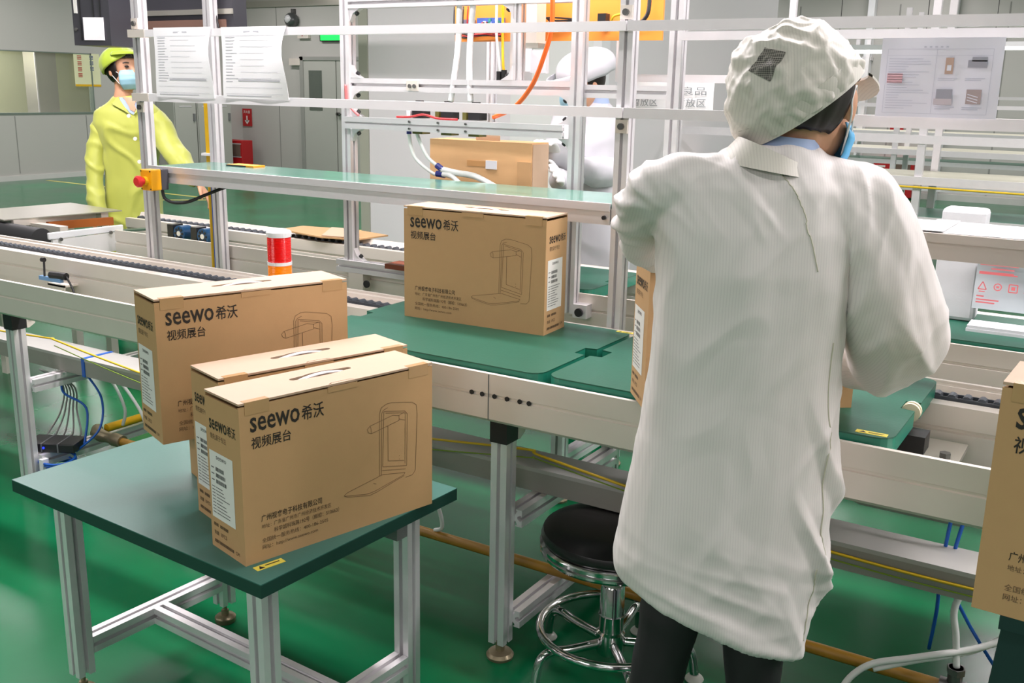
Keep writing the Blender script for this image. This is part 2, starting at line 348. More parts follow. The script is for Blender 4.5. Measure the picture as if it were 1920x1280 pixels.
# ---------------------------------------------------------------- the setting
def floor_material():
    m = bpy.data.materials.new('green_epoxy_floor'); m.use_nodes = True; nt = m.node_tree; b = nt.nodes['Principled BSDF']
    tc = nt.nodes.new('ShaderNodeTexCoord')
    n1 = nt.nodes.new('ShaderNodeTexNoise'); n1.inputs['Scale'].default_value = 1.3; n1.inputs['Detail'].default_value = 6
    n2 = nt.nodes.new('ShaderNodeTexNoise'); n2.inputs['Scale'].default_value = 26; n2.inputs['Detail'].default_value = 5
    for n in (n1, n2): nt.links.new(tc.outputs['Object'], n.inputs['Vector'])
    r1 = nt.nodes.new('ShaderNodeValToRGB'); r1.color_ramp.elements[0].position = 0.35; r1.color_ramp.elements[1].position = 0.7
    r1.color_ramp.elements[0].color = srgb(0, 90, 52); r1.color_ramp.elements[1].color = srgb(2, 116, 70)
    nt.links.new(n1.outputs['Fac'], r1.inputs[0]); nt.links.new(r1.outputs[0], b.inputs['Base Color'])
    r2 = nt.nodes.new('ShaderNodeMapRange'); r2.inputs[3].default_value = 0.12; r2.inputs[4].default_value = 0.3
    nt.links.new(n1.outputs['Fac'], r2.inputs[0]); nt.links.new(r2.outputs[0], b.inputs['Roughness'])
    bp = nt.nodes.new('ShaderNodeBump'); bp.inputs['Strength'].default_value = 0.06; bp.inputs['Distance'].default_value = 0.004
    nt.links.new(n2.outputs['Fac'], bp.inputs['Height']); nt.links.new(bp.outputs[0], b.inputs['Normal'])
    b.inputs['Specular IOR Level'].default_value = 0.26
    return m
FLOORM = floor_material()
def struct(name, g, m, parent=None, bevel=0):
    o = mk(name, g, m, parent, bevel=bevel)
    if parent is None: o['kind'] = 'structure'
    return o
floor = struct('floor', G().box(-16, 8, -11, 17, -0.06, 0), FLOORM)
YLINE = mat('floor_line_yellow', (206, 196, 96), 0.35)
for (x0, y0, x1, y1) in ((-13.4, 8.95, -9.9, 8.85), (-10.6, 8.0, -9.75, 8.75), (-7.6, 7.05, -6.0, 8.3), (-1.4, 4.40, 0.6, 4.46)):
    d = Vector((x1 - x0, y1 - y0, 0)); L = d.length; d.normalize(); nn = Vector((-d.y, d.x, 0)) * 0.035
    a, b2 = Vector((x0, y0, 0.001)), Vector((x1, y1, 0.001))
    gl = G(); gl.add([a - nn, b2 - nn, b2 + nn, a + nn], [(0, 1, 2, 3)]); mk('floor_line', gl, YLINE, floor)
# left wall: panels around the observation window
WX = -13.65
wl = struct('wall_left', G().box(WX - 0.1, WX, 5.5, 13.2, 0, 0.92).box(WX - 0.1, WX, 5.5, 13.2, 1.80, 3.2)
            .box(WX - 0.1, WX, 10.02, 13.2, 0.92, 1.80), WALLM)
SEAM = mat('panel_seam', (140, 141, 136), 0.6)
for y in (6.4, 7.55, 8.7, 9.85, 11.0, 12.1):
    mk('panel_seam', G().box(WX, WX + 0.004, y, y + 0.012, 0.1, 0.9), SEAM, wl)
struct('baseboard_left', G().box(WX, WX + 0.02, 5.5, 13.0, 0, 0.07), mat('skirting', (206, 207, 202), 0.4))
w1 = bpy.data.objects.new('window_1', None); link(w1); w1.location = (WX, 9.0, 0.92); ORG[w1.name] = Vector((WX, 9.0, 0.92)); w1['kind'] = 'structure'
FRAMEM = mat('window_frame', (120, 134, 124), 0.4, 0.3)
mk('window_frame', G().box(WX - 0.08, WX + 0.01, 5.5, 10.02, 0.92, 0.945).box(WX - 0.08, WX + 0.01, 5.5, 10.02, 1.785, 1.80)
   .box(WX - 0.08, WX + 0.01, 10.0, 10.02, 0.92, 1.80), FRAMEM, w1)
mk('pane', G().box(WX - 0.05, WX - 0.044, 5.5, 10.0, 0.945, 1.785), GLASSM, w1)
# the room behind that window
wr = struct('wall_office', G().box(WX - 2.4, WX - 2.3, 4.5, 12.5, 0, 3.2).box(WX - 2.3, WX - 0.1, 12.4, 12.5, 0, 3.2), mat('office_wall', (196, 202, 160), 0.6, 0, 0.02, 1))
struct('floor_office', G().box(WX - 2.4, WX, 4.5, 12.5, -0.06, 0.0), mat('office_floor', (130, 140, 125), 0.4))
area('ceiling_lamp', (WX - 1.2, 8.6, 2.6), 1.2, 0.6, 80)
t = thing('storage_shelf', (WX - 1.9, 8.0, 0), 'grey metal shelving seen through the wall window', 'shelf')
for y in (6.2, 7.9, 9.3): mk('upright', G().box(WX - 2.1, WX - 2.06, y, y + 0.04, 0, 2.0).box(WX - 1.74, WX - 1.7, y, y + 0.04, 0, 2.0), STEEL, t)
for z in (0.5, 0.85, 1.2, 1.5): mk('shelf_board', G().box(WX - 2.1, WX - 1.7, 6.2, 9.3, z, z + 0.05), mat('shelf_white', (206, 216, 206), 0.5), t)
pl = thing('pillar', (WX - 0.9, 9.55, 0), 'shiny metal-clad pillar seen through the wall window', 'pillar')
mk('shaft', G().box(WX - 1.2, WX - 0.9, 9.7, 10.05, 0, 2.75), STEEL, pl)
mk('corner_bead', G().box(WX - 0.91, WX - 0.895, 9.69, 9.71, 0, 2.75), ALU, pl)
ps = thing('wall_poster', (WX + 0.003, 9.94, 1.32), 'pale poster with red and blue writing beside the wall window', 'poster')
f = Face((WX + 0.004, 9.72, 1.795), (0, 1, 0), (0, 0, -1), 0.002)
mk('sheet', G().box(WX + 0.001, WX + 0.004, 9.72, 10.16, 1.32, 1.795), mat('poster_paper', (226, 228, 186), 0.5), ps)
mk('border', G().box(WX + 0.004, WX + 0.006, 9.72, 10.16, 1.32, 1.35), YBRIGHT, ps)
g = G()
for i in range(4):
    for k in range(3): f.rect(g, 0.06, 0.03 + i * 0.085 + k * 0.022, 0.07, 0.012)
mk('red_print', g, REDM, ps)
g = G()
for i in range(3):
    for k in range(3): f.rect(g, 0.27, 0.03 + i * 0.08 + k * 0.02, 0.06, 0.012)
mk('blue_print', g, mat('blue_print_ink', (30, 60, 130), 0.5), ps)
# back walls and ceiling
wb = struct('wall_back', G().box(-13.75, -8.6, 13.0, 13.1, 0, 3.2), WALLM)
for x in (-12.75, -10.45, -9.6): mk('panel_seam', G().box(x, x + 0.015, 12.996, 13.0, 0.0, 2.66), SEAM, wb)
wf = struct('wall_far', G().box(-8.6, 7.5, 15.4, 15.5, 0, 3.2).box(-8.7, -8.6, 13.0, 15.5, 0, 3.2), WALLM)
for x in (-6.0, -4.6, -3.2, -1.8, -0.4, 1.0): mk('panel_seam', G().box(x, x + 0.02, 15.396, 15.4, 0.1, 2.66), SEAM, wf)
struct('baseboard_far', G().box(-8.6, 7.5, 15.37, 15.4, 0, 0.09), mat('skirting', (206, 207, 202), 0.4))
struct('ceiling', G().box(-16.1, 8, -11.1, 15.6, 3.2, 3.28), CEILM)
struct('wall_rear', G().box(-16, 8, -11.1, -11.0, 0, 3.2), WALLM)
struct('trim_1', G().box(-13.65, -8.6, 12.96, 13.0, 2.66, 2.76), STEEL)
# grey booth in the middle distance
bo = struct('wall_booth', G().box(-4.14, -2.56, 5.0, 5.08, 0, 3.2), WALLB)
mk('corner_post', G().box(-4.21, -4.14, 4.99, 5.08, 0, 3.2), mat('booth_post', (164, 166, 152), 0.5), bo)
mk('corner_post', G().box(-2.58, -2.53, 4.98, 5.08, 0, 3.2), WHITEP, bo)
mk('lighter_panel', G().box(-3.10, -2.58, 4.99, 5.0, 0.02, 2.74), mat('booth_panel_pale', (226, 229, 226), 0.4, 0, 0.015, 1.2), bo)
struct('wall_booth_side', G().box(-2.62, -2.56, 5.08, 8.0, 0, 3.2), WALLB)
# door with a narrow glass light, closer box, handle
d1 = bpy.data.objects.new('door_1', None); link(d1); d1.location = (-11.7, 12.98, 0); ORG[d1.name] = Vector((-11.7, 12.98, 0)); d1['kind'] = 'structure'
mk('door_leaf', G().box(-12.12, -11.42, 12.955, 12.995, 0, 1.80), DOORM, d1)
mk('door_leaf', G().box(-11.40, -10.7, 12.955, 12.995, 0, 1.80), DOORM, d1)
mk('door_frame', G().box(-12.2, -12.12, 12.94, 13, 0, 1.86).box(-12.2, -10.6, 12.94, 13, 1.80, 1.86), mat('door_frame', (150, 152, 146), 0.4), d1)
mk('glass_light', G().box(-12.0, -11.72, 12.945, 12.955, 1.0, 1.64), mat('dark_glass', (92, 100, 92), 0.1), d1)
mk('glass_light', G().box(-11.3, -11.02, 12.945, 12.955, 1.0, 1.64), mat('dark_glass', (92, 100, 92), 0.1), d1)
mk('door_handle', G().cyl((-11.36, 12.95, 0.95), (-11.36, 12.9, 0.95), 0.03).box(-11.37, -11.25, 12.9, 12.92, 0.94, 0.96), BOLT, d1)
mk('door_closer', G().box(-12.42, -12.18, 12.93, 12.99, 1.72, 1.83), ALUD, d1)
e = thing('exit_sign', (-11.5, 12.96, 2.12), 'green glowing exit sign on the back wall beside the rack post', 'sign')
mk('case', G().box(-11.74, -11.2, 12.95, 12.99, 2.10, 2.22), BLACK, e)
mk('lit_face', G().box(-11.72, -11.22, 12.945, 12.95, 2.115, 2.205), mat('exit_green', (20, 190, 70), 0.4, emit=1.6), e)
e = thing('emergency_lamp', (-12.3, 12.96, 2.36), 'round dark emergency spotlight high on the back wall', 'lamp')
mk('lamp_body', G().sphere((-12.32, 12.92, 2.44), 0.12), mat('lamp_grey', (96, 98, 98), 0.25, 0.5), e, smooth=True)
mk('lens', G().sphere((-12.32, 12.84, 2.45), (0.07, 0.05, 0.07)), mat('lamp_lens', (190, 192, 192), 0.1), e, smooth=True)
mk('bracket', G().box(-12.35, -12.29, 12.94, 13.0, 2.44, 2.62), BOLT, e)
mk_sign = thing('junction_box', (-12.0, 12.98, 2.16), 'small grey wall box left of the exit sign', 'box')
mk('case', G().box(-12.22, -11.98, 12.94, 13.0, 2.15, 2.24), ALUD, mk_sign); mk('indicator', G().box(-12.12, -12.10, 12.935, 12.94, 2.185, 2.2), REDM, mk_sign)
def fire_box(loc, w, h, d, label):
    x, y, z = loc
    t = thing('fire_extinguisher_box', loc, label, 'fire box')
    mk('cabinet', G().box(x - w/2, x + w/2, y - d, y, z, z + h), REDM, t, bevel=0.01)
    mk('window', G().box(x - w*0.02, x + w*0.42, y - d - 0.006, y - d, z + h*0.42, z + h*0.86), mat('firebox_window', (110, 92, 82), 0.2), t)
    mk('lid_frame', G().box(x - w*0.06, x + w*0.46, y - d - 0.004, y - d, z + h*0.38, z + h*0.42).box(x - w*0.06, x + w*0.46, y - d - 0.004, y - d, z + h*0.86, z + h*0.9), ALU, t)
    for k in (0.2, 0.55, 0.75): mk('white_mark', G().box(x - w*0.42, x - w*0.2, y - d - 0.004, y - d, z + h*k, z + h*(k+0.05)), LABEL, t)
    return t
fire_box((-13.36, 12.7, 0), 0.5, 0.46, 0.25, 'red fire extinguisher box on the floor seen left of the tall post')
t = thing('fire_sign', (-13.45, 12.985, 0.7), 'red sign with white arrow above the fire extinguisher box', 'sign')
f = Face((-13.62, 12.98, 0.98), (1, 0, 0), (0, 0, -1), 0.002)
mk('plate', G().box(-13.62, -13.40, 12.981, 12.99, 0.68, 0.98), REDM, t)
g = G(); f.text(g, '灭火器', 0.03, 0.03, w=0.16); f.rect(g, 0.095, 0.12, 0.03, 0.1)
g.add([f.P(0.05, 0.2), f.P(0.11, 0.27), f.P(0.17, 0.2)], [(0, 1, 2)]); mk('white_arrow', g, LABEL, t)
# grey lockers along the left wall
for i, (y0, y1) in enumerate(((11.15, 11.6), (11.62, 12.35))):
    t = thing('locker', (WX + 0.3, (y0 + y1) / 2, 0), ('narrow grey steel locker behind the woman in yellow', 'wide grey steel locker between the tall rack posts')[i], 'locker')
    mk('body', G().box(WX + 0.01, WX + 0.42, y0, y1, 0, 1.12), DOORM, t, bevel=0.008)
    mk('door', G().box(WX + 0.42, WX + 0.435, y0 + 0.015, y1 - 0.015, 0.04, 1.09), DOORM, t)
    mk('vent', G().box(WX + 0.435, WX + 0.438, y0 + 0.1, y1 - 0.1, 1.02, 1.045), ALU, t)
    mk('lock', G().box(WX + 0.435, WX + 0.455, y1 - 0.08, y1 - 0.04, 0.8, 0.92), SLOT, t)
# hanging tube lights over the far lines
TUBE = mat('lamp_tube', (255, 255, 250), 0.4, emit=3.0)
def tube_light(c, L, label, ang=0):
    x, y, z = c
    t = thing('tube_light', c, label, 'tube light', 'tube lights over the far lines', ang)
    mk('housing', G().box(-L/2, L/2, -0.05, 0.05, 0.02, 0.07), WHITEP, t, local=True)
    mk('tube', G().cyl((-L/2 + 0.02, -0.02, 0), (L/2 - 0.02, -0.02, 0), 0.018, n=10), TUBE, t, local=True)
    mk('cable', G().cyl((-L/3, 0, 0.07), (-L/3, 0, 3.2 - z), 0.004, n=6).cyl((L/3, 0, 0.07), (L/3, 0, 3.2 - z), 0.004, n=6), BLACK, t, local=True)
tube_light((-4.6, 9.9, 1.86), 1.3, 'lit white tube lamp seen above the cap of the worker behind the box')
tube_light((-3.7, 10.6, 1.85), 1.3, 'lit white tube lamp seen just left of the striped cap')
tube_light((-2.5, 11.3, 1.86), 1.3, 'lit white tube lamp seen just right of the striped cap')
tube_light((-1.1, 12.45, 1.94), 1.4, 'lit white tube lamp seen at the right edge beyond the paper')
tube_light((-4.35, 4.1, 1.96), 1.2, 'lit white tube lamp seen between the two left rack posts', 0.0)

# ---------------------------------------------------------------- front conveyor
CX0, CX1 = -5.2, 1.15
cf = thing('chain_conveyor', (-1.2, 2.2, 0), 'front aluminium chain conveyor carrying the green pallets and cartons', 'conveyor')
rails('front_rail', cf, 'x', [(1.925,.765),(1.937,.765),(1.937,.742),(1.985,.742),(1.985,.645),(1.933,.645),(1.925,.653),(1.925,.707),(1.929,.709),(1.929,.714),(1.925,.716)], CX0, CX1, ALUD)
rails('rear_rail', cf, 'x', [(2.52,.765),(2.508,.765),(2.508,.758),(2.496,.756),(2.496,.738),(2.40,.738),(2.40,.748),(2.36,.748),(2.36,.697),(2.367,.694),(2.367,.688),(2.36,.685),(2.36,.622),(2.354,.62),(2.354,.612),(2.52,.612)], CX0, CX1, ALUD)
g = G().cyl((0, -0.014, 0), (0, 0.014, 0), 0.0105, n=10).box(-0.017, 0.017, -0.018, -0.014, -0.006, 0.005).box(-0.017, 0.017, 0.014, 0.018, -0.006, 0.005)
CHAINM = mat('chain_steel', (84, 90, 98), 0.35, 0.5, 0.15, 60)
roller0 = None
xs = [CX0 + 1.0 + 0.032 * i for i in range(75)] + [-1.06 + 0.032 * i for i in range(0)] + [-0.36 + 0.032 * i for i in range(12)]
for x in xs:
    if roller0 is None: roller0 = mk('chain_roller', g, CHAINM, cf, local=True); ro = roller0
    else: ro = roller0.copy(); COL.objects.link(ro); ro.parent = cf
    ro.location = Vector((x, 2.43, 0.7485)) - Vector((-1.2, 2.2, 0))
mk('chain_link_strip', G().box(CX0, CX1, 2.414, 2.418, 0.738, 0.748).box(CX0, CX1, 2.442, 2.446, 0.738, 0.748), BLACK, cf)
LEGX = (-1.226, -3.208, 0.756)
for lx in LEGX:
    lg = alu('leg', cf, 'z', (lx, 1.9725), 0.045, 0.645, 0.045, 0.045)
    mk('levelling_foot', G().lathe([(0.034, 0), (0.036, 0.008), (0.03, 0.016), (0.012, 0.02), (0.012, 0.05)], (lx, 1.9725, 0)), ZINC, lg, smooth='auto')
    mk('end_block', G().box(lx - 0.024, lx + 0.024, 1.946, 1.998, 0.588, 0.646), BLACK, cf)
    mk('corner_plate', G().prism([(2.0, .588), (2.0, .646), (2.05, .646), (2.03, .60), (2.008, .588)], 'x', lx - 0.02, lx + 0.025), ALUD, cf)
    mk('bolt', G().cyl((lx + 0.025, 2.014, 0.622), (lx + 0.03, 2.014, 0.622), 0.009, n=8), BOLT, cf)
    for z, nm in ((0.105, 'low_cross_bar'), (0.3825, 'mid_cross_bar')):
        alu(nm, cf, 'y', (lx + 0.02, z), 1.995, 2.53, 0.045, 0.045)
for x in (-4.3, -2.55, -2.0, -0.62, 0.2):
    alu('bed_cross_bar', cf, 'y', (x, 0.665), 1.985, 2.36, 0.03, 0.045)
DUCT = mat('grey_cable_duct', (150, 149, 142), 0.5)
mk('cable_duct', G().box(CX0, CX1, 2.12, 2.235, 0.406, 0.466), DUCT, cf)
mk('duct_lid_edge', G().box(CX0, CX1, 2.118, 2.237, 0.460, 0.470), mat('duct_lid', (176, 176, 172), 0.4), cf)
mk('duct_tie', G().box(-3.07, -3.055, 2.116, 2.24, 0.404, 0.472), BLUEC, cf); mk('duct_tie', G().box(-2.66, -2.645, 2.116, 2.24, 0.404, 0.462), WHITEP, cf)
for bx in (-1.29, -1.26, -1.225, -1.19, -1.155, -1.13):
    mk('bolt', G().cyl((bx, 1.926, 0.712), (bx, 1.923, 0.712), 0.006, n=8), BLACK, cf)
mk('rail_joint', G().box(-1.243, -1.241, 1.9235, 1.926, 0.65, 0.764), SLOT, cf)
# ---------------------------------------------------------------- rear conveyor
cr = thing('chain_conveyor', (-1.2, 3.15, 0), 'rear aluminium chain conveyor beyond the rack, with the flattened carton', 'conveyor')
RX0, RX1 = -3.9, 1.15
rails('near_rail', cr, 'x', [(2.915,.765),(2.927,.765),(2.927,.742),(2.975,.742),(2.975,.60),(2.915,.60),(2.915,.707),(2.92,.709),(2.92,.714),(2.915,.716)], RX0, RX1, ALUD)
rails('far_rail', cr, 'x', [(3.43,.765),(3.418,.765),(3.412,.755),(3.40,.738),(3.35,.738),(3.35,.745),(3.32,.745),(3.32,.70),(3.326,.698),(3.326,.69),(3.32,.688),(3.32,.612),(3.43,.612)], -4.35, RX1, ALUD)
g = G()
for i in range(130):
    x = -4.3 + 0.04 * i; g.cyl((x, 3.36, 0.744), (x, 3.39, 0.744), 0.010, n=6)
tag(mk('chain', g, CHAINM, cr), kind='stuff')
for lx in (-3.6, -1.6, 0.4):
    for y in (2.945, 3.375):
        lg = alu('leg', cr, 'z', (lx, y), 0.03, 0.61, 0.045, 0.045)
        mk('levelling_foot', G().lathe([(0.034, 0), (0.036, 0.008), (0.03, 0.016), (0.012, 0.02), (0.012, 0.04)], (lx, y, 0)), ZINC, lg, smooth='auto')
    alu('low_cross_bar', cr, 'y', (lx, 0.15), 2.967, 3.353, 0.045, 0.045)
    alu('mid_cross_bar', cr, 'y', (lx, 0.55), 2.967, 3.353, 0.045, 0.045)
for wx in (-3.62, -3.78): 
    wh = mk('guide_wheel', G().cyl((wx - 0.02, 3.19, 0.728), (wx - 0.02, 3.245, 0.728), 0.037, n=20), mat('blue_wheel', (24, 74, 118), 0.35), cr, smooth='auto')
    mk('wheel_hub', G().cyl((wx - 0.02, 3.186, 0.728), (wx - 0.02, 3.19, 0.728), 0.012, n=12), ALU, wh)
    for k in range(8):
        a = 2 * PI * k / 8; mk('spoke_gap', G().box(-0.005, 0.005, -0.002, 0, 0.016, 0.029), BLACK, wh, local=True).matrix_local = Matrix.Translation(Vector((wx - 0.02, 3.1895, 0.728)) - Vector((-1.2, 3.15, 0))) @ Matrix.Rotation(a, 4, 'Y')
    mk('wheel_bracket', G().box(wx - 0.1, wx - 0.06, 3.19, 3.25, 0.69, 0.765), BLACK, cr)
mk('belt_bed', G().box(-4.2, -3.0, 2.98, 3.18, 0.70, 0.705), mat('cream_belt', (188, 190, 150), 0.5), cr)
# ---------------------------------------------------------------- pallets
def pallet_poly(L, W, r=0.035, notch=((0.0, 0.0),)):
    """rounded plate outline with a square notch in both short ends"""
    pts = []
    def arc(cx, cy, a0, rr=r):
        for k in range(5):
            t = a0 + k * PI / 8; pts.append((cx + rr * math.cos(t), cy + rr * math.sin(t)))
    a, b = L / 2, W / 2
    nd, nw = 0.03, 0.035                                   # notch depth, half width
    arc(-a + r, -b + r, PI); arc(a - r, -b + r, 1.5 * PI)
    pts.extend([(a, -nw), (a - nd, -nw + 0.006), (a - nd, nw - 0.006), (a, nw)])
    arc(a - r, b - r, 0); arc(-a + r, b - r, 0.5 * PI)
    pts.extend([(-a, nw), (-a + nd, nw - 0.006), (-a + nd, -nw + 0.006), (-a, -nw)])
    return pts
def pallet(x0, x1, y0, y1, z, label, group, sticker=None, grommet=False):
    cx, cy = (x0 + x1) / 2, (y0 + y1) / 2
    t = thing('work_pallet', (cx, cy, z - 0.036), label, 'pallet', group)
    poly = [(p[0] + cx, p[1] + cy) for p in pallet_poly(x1 - x0, y1 - y0)]
    mk('board', G().prism(poly, 'z', z - 0.036, z - 0.003), GREENEDGE, t)
    mk('mat', G().prism(poly, 'z', z - 0.003, z), GREENMAT, t)
    for (sx, sy, w, h) in (sticker or []):
        s_ = mk('warning_sticker', G().box(sx, sx + w, sy, sy + h, z, z + 0.0006), YEL, t)
        g = G(); f = Face((sx, sy + h, z + 0.0006), (1, 0, 0), (0, -1, 0), 0.0003)
        g.add([f.P(0.1*w, 0.8*h), f.P(0.22*w, 0.2*h), f.P(0.34*w, 0.8*h)], [(0, 1, 2)]); f.rect(g, 0.4*w, 0.35*h, 0.5*w, 0.12*h); f.rect(g, 0.4*w, 0.6*h, 0.45*w, 0.12*h)
        mk('sticker_print', g, BLACK, s_)
    if grommet:
        mk('stop_roller', G().cyl((x1 - 0.012, cy - 0.012, z - 0.012), (x1 - 0.012, cy - 0.004, z - 0.012), 0.02, n=18).cyl((x1 - 0.012, cy + 0.004, z - 0.012), (x1 - 0.012, cy + 0.012, z - 0.012), 0.02, n=18), mat('cream_plastic', (226, 218, 190), 0.4), t, smooth='auto')
    return t
pallet(-1.868, -1.114, 1.943, 2.452, 0.78, 'green pallet holding the upright carton in the middle of the line', 'green work pallets', [(-1.16, 2.435, 0.05, 0.014)])
pallet(-1.098, -0.332, 1.943, 2.452, 0.78, 'green pallet beside the white-coated worker, under her carton', 'green work pallets', [(-0.405, 1.955, 0.06, 0.018)], True)
pallet(-2.05, -1.50, 2.935, 3.335, 0.775, 'green pallet on the rear conveyor behind the upright carton', 'green work pallets')
pallet(-0.62, 0.14, 2.935, 3.335, 0.775, 'green pallet on the rear conveyor under the foam blocks', 'green work pallets')
# pallet stopper cylinder between the front rails
t = thing('pallet_stopper', (-0.33, 2.16, 0.66), 'black and chrome pallet stopper standing between the front conveyor rails', 'stopper')
mk('cylinder', G().cyl((-0.33, 2.16, 0.672), (-0.33, 2.16, 0.705), 0.022), CHROME, t, smooth='auto')
mk('block', G().box(-0.36, -0.30, 2.125, 2.185, 0.700, 0.738), BLACK, t)
mk('base_plate', G().box(-0.42, -0.24, 2.0, 2.34, 0.660, 0.672), STEEL, t)
for p in ((-0.39, 2.05), (-0.27, 2.22)): mk('bolt', G().cyl((p[0], p[1], 0.672), (p[0], p[1], 0.684), 0.012, n=6), BOLT, t)
t = thing('motor_box', (-0.1, 2.3, 0.40), 'grey rounded motor cover below the conveyor at the right', 'machine cover')
mk('cover', G().box(-0.52, -0.22, 2.50, 2.80, 0.40, 0.54), mat('motor_grey', (178, 178, 170), 0.5), t, bevel=0.03)
mk('hanger', G().box(-0.45, -0.40, 2.5, 2.54, 0.52, 0.62).box(-0.3, -0.25, 2.5, 2.54, 0.52, 0.62), ALUD, t)

# ---------------------------------------------------------------- cartons
BW, BD, BH = 0.447, 0.127, 0.316
def curve_plate(outer, holes, z0, z1):
    cu = bpy.data.curves.new('plate', 'CURVE'); cu.dimensions = '2D'; cu.fill_mode = 'BOTH'; cu.extrude = (z1 - z0) / 2
    for loop in [outer] + holes:
        sp = cu.splines.new('POLY'); sp.points.add(len(loop) - 1); sp.use_cyclic_u = True
        for p, q in zip(sp.points, loop): p.co = (q[0], q[1], 0, 1)
    o = bpy.data.objects.new('plate', cu); COL.objects.link(o)
    me = bpy.data.meshes.new_from_object(o.evaluated_get(bpy.context.evaluated_depsgraph_get()))
    g = G(); g.add([(v.co.x, v.co.y, v.co.z + (z0 + z1) / 2) for v in me.vertices], [tuple(p.vertices) for p in me.polygons])
    bpy.data.objects.remove(o); bpy.data.curves.remove(cu); bpy.data.meshes.remove(me)
    return g
def carton_parts(t):
    a, b, h, th = BW / 2, BD / 2, BH, 0.004
    g = G()                                                # four walls, floor and inner liner
    g.box(-a, a, -b, -b + th, 0, h - 0.0075).box(-a, a, b - th, b, 0, h - 0.004)
    g.box(-a, -a + th, -b + th, b - th, 0, h - 0.011).box(a - th, a, -b + th, b - th, 0, h - 0.011)
    g.box(-a + th, a - th, -b + th, b - th, 0, 0.004)
    mk('body', g, CARD, t, local=True)
    mk('inner_flap', G().box(-a + th, a - th, -b + th, b - th, h - 0.05, h - 0.047), CARDIN, t, local=True)
    slot = []                                              # lid with the long handle slot
    for k in range(9): u = PI / 2 + PI * k / 8; slot.append((-0.064 + 0.007 * math.cos(u), 0.012 + 0.007 * math.sin(u)))
    slot += [(-0.03, 0.004), (0.03, 0.004)]
    for k in range(9): u = -PI / 2 + PI * k / 8; slot.append((0.064 + 0.007 * math.cos(u), 0.012 + 0.007 * math.sin(u)))
    slot += [(0.035, 0.022), (0.02, 0.027), (-0.02, 0.027), (-0.035, 0.022)]
    tab = [(-0.03, -b + 0.0035), (-0.022, -b + 0.009), (0.022, -b + 0.009), (0.03, -b + 0.0035), (0.026, -b + 0.0025), (0.02, -b + 0.007), (-0.02, -b + 0.007), (-0.026, -b + 0.0025)]
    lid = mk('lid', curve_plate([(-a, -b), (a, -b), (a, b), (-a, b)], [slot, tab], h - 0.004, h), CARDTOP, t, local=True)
    g = G(); hp = []
    for k in range(13):
        u = k / 12; hp.append((-0.052 + 0.104 * u, 0.006, h - 0.002 + 0.006 * math.sin(PI * u)))
    for p, q in zip(hp[:-1], hp[1:]):
        g.add([(p[0], p[1]-0.0055, p[2]), (p[0], p[1]+0.0055, p[2]), (q[0], q[1]+0.0055, q[2]), (q[0], q[1]-0.0055, q[2]),
               (p[0], p[1]-0.0055, p[2]-0.002), (p[0], p[1]+0.0055, p[2]-0.002), (q[0], q[1]+0.0055, q[2]-0.002), (q[0], q[1]-0.0055, q[2]-0.002)],
              [(0,3,2,1),(4,5,6,7),(0,1,5,4),(1,2,6,5),(2,3,7,6),(3,0,4,7)])
    mk('handle', g, HANDLE, t, local=True, smooth='auto')
    for x in (-a + 0.012, a - 0.062):                      # clear tape across the lid seam at both ends
        g = G(); g.prism([(-b - 0.0008, h - 0.024), (-b, h - 0.024), (-b, h - 0.0002), (-b + 0.014, h), (-b + 0.014, h + 0.0005), (-b - 0.0008, h + 0.0005)], 'x', x, x + 0.05)
        mk('tape', g, TAPE, t, local=True)
    mk('tuck_tab', G().box(-0.034, 0.034, -b - 0.001, -b, h - 0.016, h - 0.005), CARD, t, local=True)
    F = Face((-a, -b, h), (1, 0, 0), (0, 0, -1))
    def pr(name, items, m, face=F):
        for body, x, y, w, hh, bd in items:
            g = G(); face.text(g, body, x, y, w=w, h=hh, bold=bd); mk(name, g, m, t, local=True)
    pr('logo_print', (('seewo', 0.0215, 0.030, 0.104, 0.0285, 0.012), ('希沃', 0.130, 0.029, 0.049, 0.030, 0.010)), INK)
    pr('title_print', (('视频展台', 0.0225, 0.068, 0.083, 0.0235, 0.008),), INK)
    pr('company_print', (('广州视睿电子科技有限公司', 0.036, 0.2235, 0.133, 0.0135, 0.006),), INK)
    pr('address_print', (('地址：', 0.036, 0.2425, None, 0.008, 0), ('广东省广州市广州经济技术开发区', 0.062, 0.241, 0.128, 0.0095, 0.003), ('科学城科珠路192号（邮编：510663）', 0.062, 0.2545, 0.146, 0.0105, 0.005),
       ('全国统一服务热线：400-186-2505', 0.036, 0.270, 0.146, 0.0095, 0.0), ('网址：http://www.seewo.com', 0.036, 0.284, 0.122, 0.0105, 0.0)), INK2)
    def q(x, y):                                           # outline drawing of the boxed device
        top = 70 + (x - 50) * 0.092; bot = 1043 + (x - 50) * 0.152
        return ((x - 50) / 1250 * BW, (y - top) / (bot - top) * BH)
    g = G()
    for st in ([(912,850),(918,420),(930,385),(965,370),(1000,372),(1150,420),(1182,450),(1187,520),(1172,920),(1150,945),(1100,942)],
               [(925,850),(932,425),(945,405),(975,398)], [(948,415),(1095,462),(1115,490),(1108,860),(935,795),(948,415)], [(960,430),(1100,478),(1095,840)],
               [(1055,505),(1100,530)], [(975,525),(975,770),(1090,815)], [(832,497),(850,480),(1010,463),(1055,480),(1055,515),(860,535),(840,522),(832,497)],
               [(1055,480),(1090,470)], [(850,480),(858,500),(860,535)], [(670,878),(690,868),(935,850),(1095,905),(1085,918),(880,942),(830,940),(670,884),(670,878)],
               [(670,884),(690,900),(840,955),(890,955),(1090,925)], [(868,882),(888,896)], [(930,820),(1100,880)], [(1052,765),(1058,770)], [(1052,788),(1058,793)]):
        F.stroke(g, [q(*p) for p in st], 0.0011)
    mk('device_drawing', g, INK3, t, local=True)
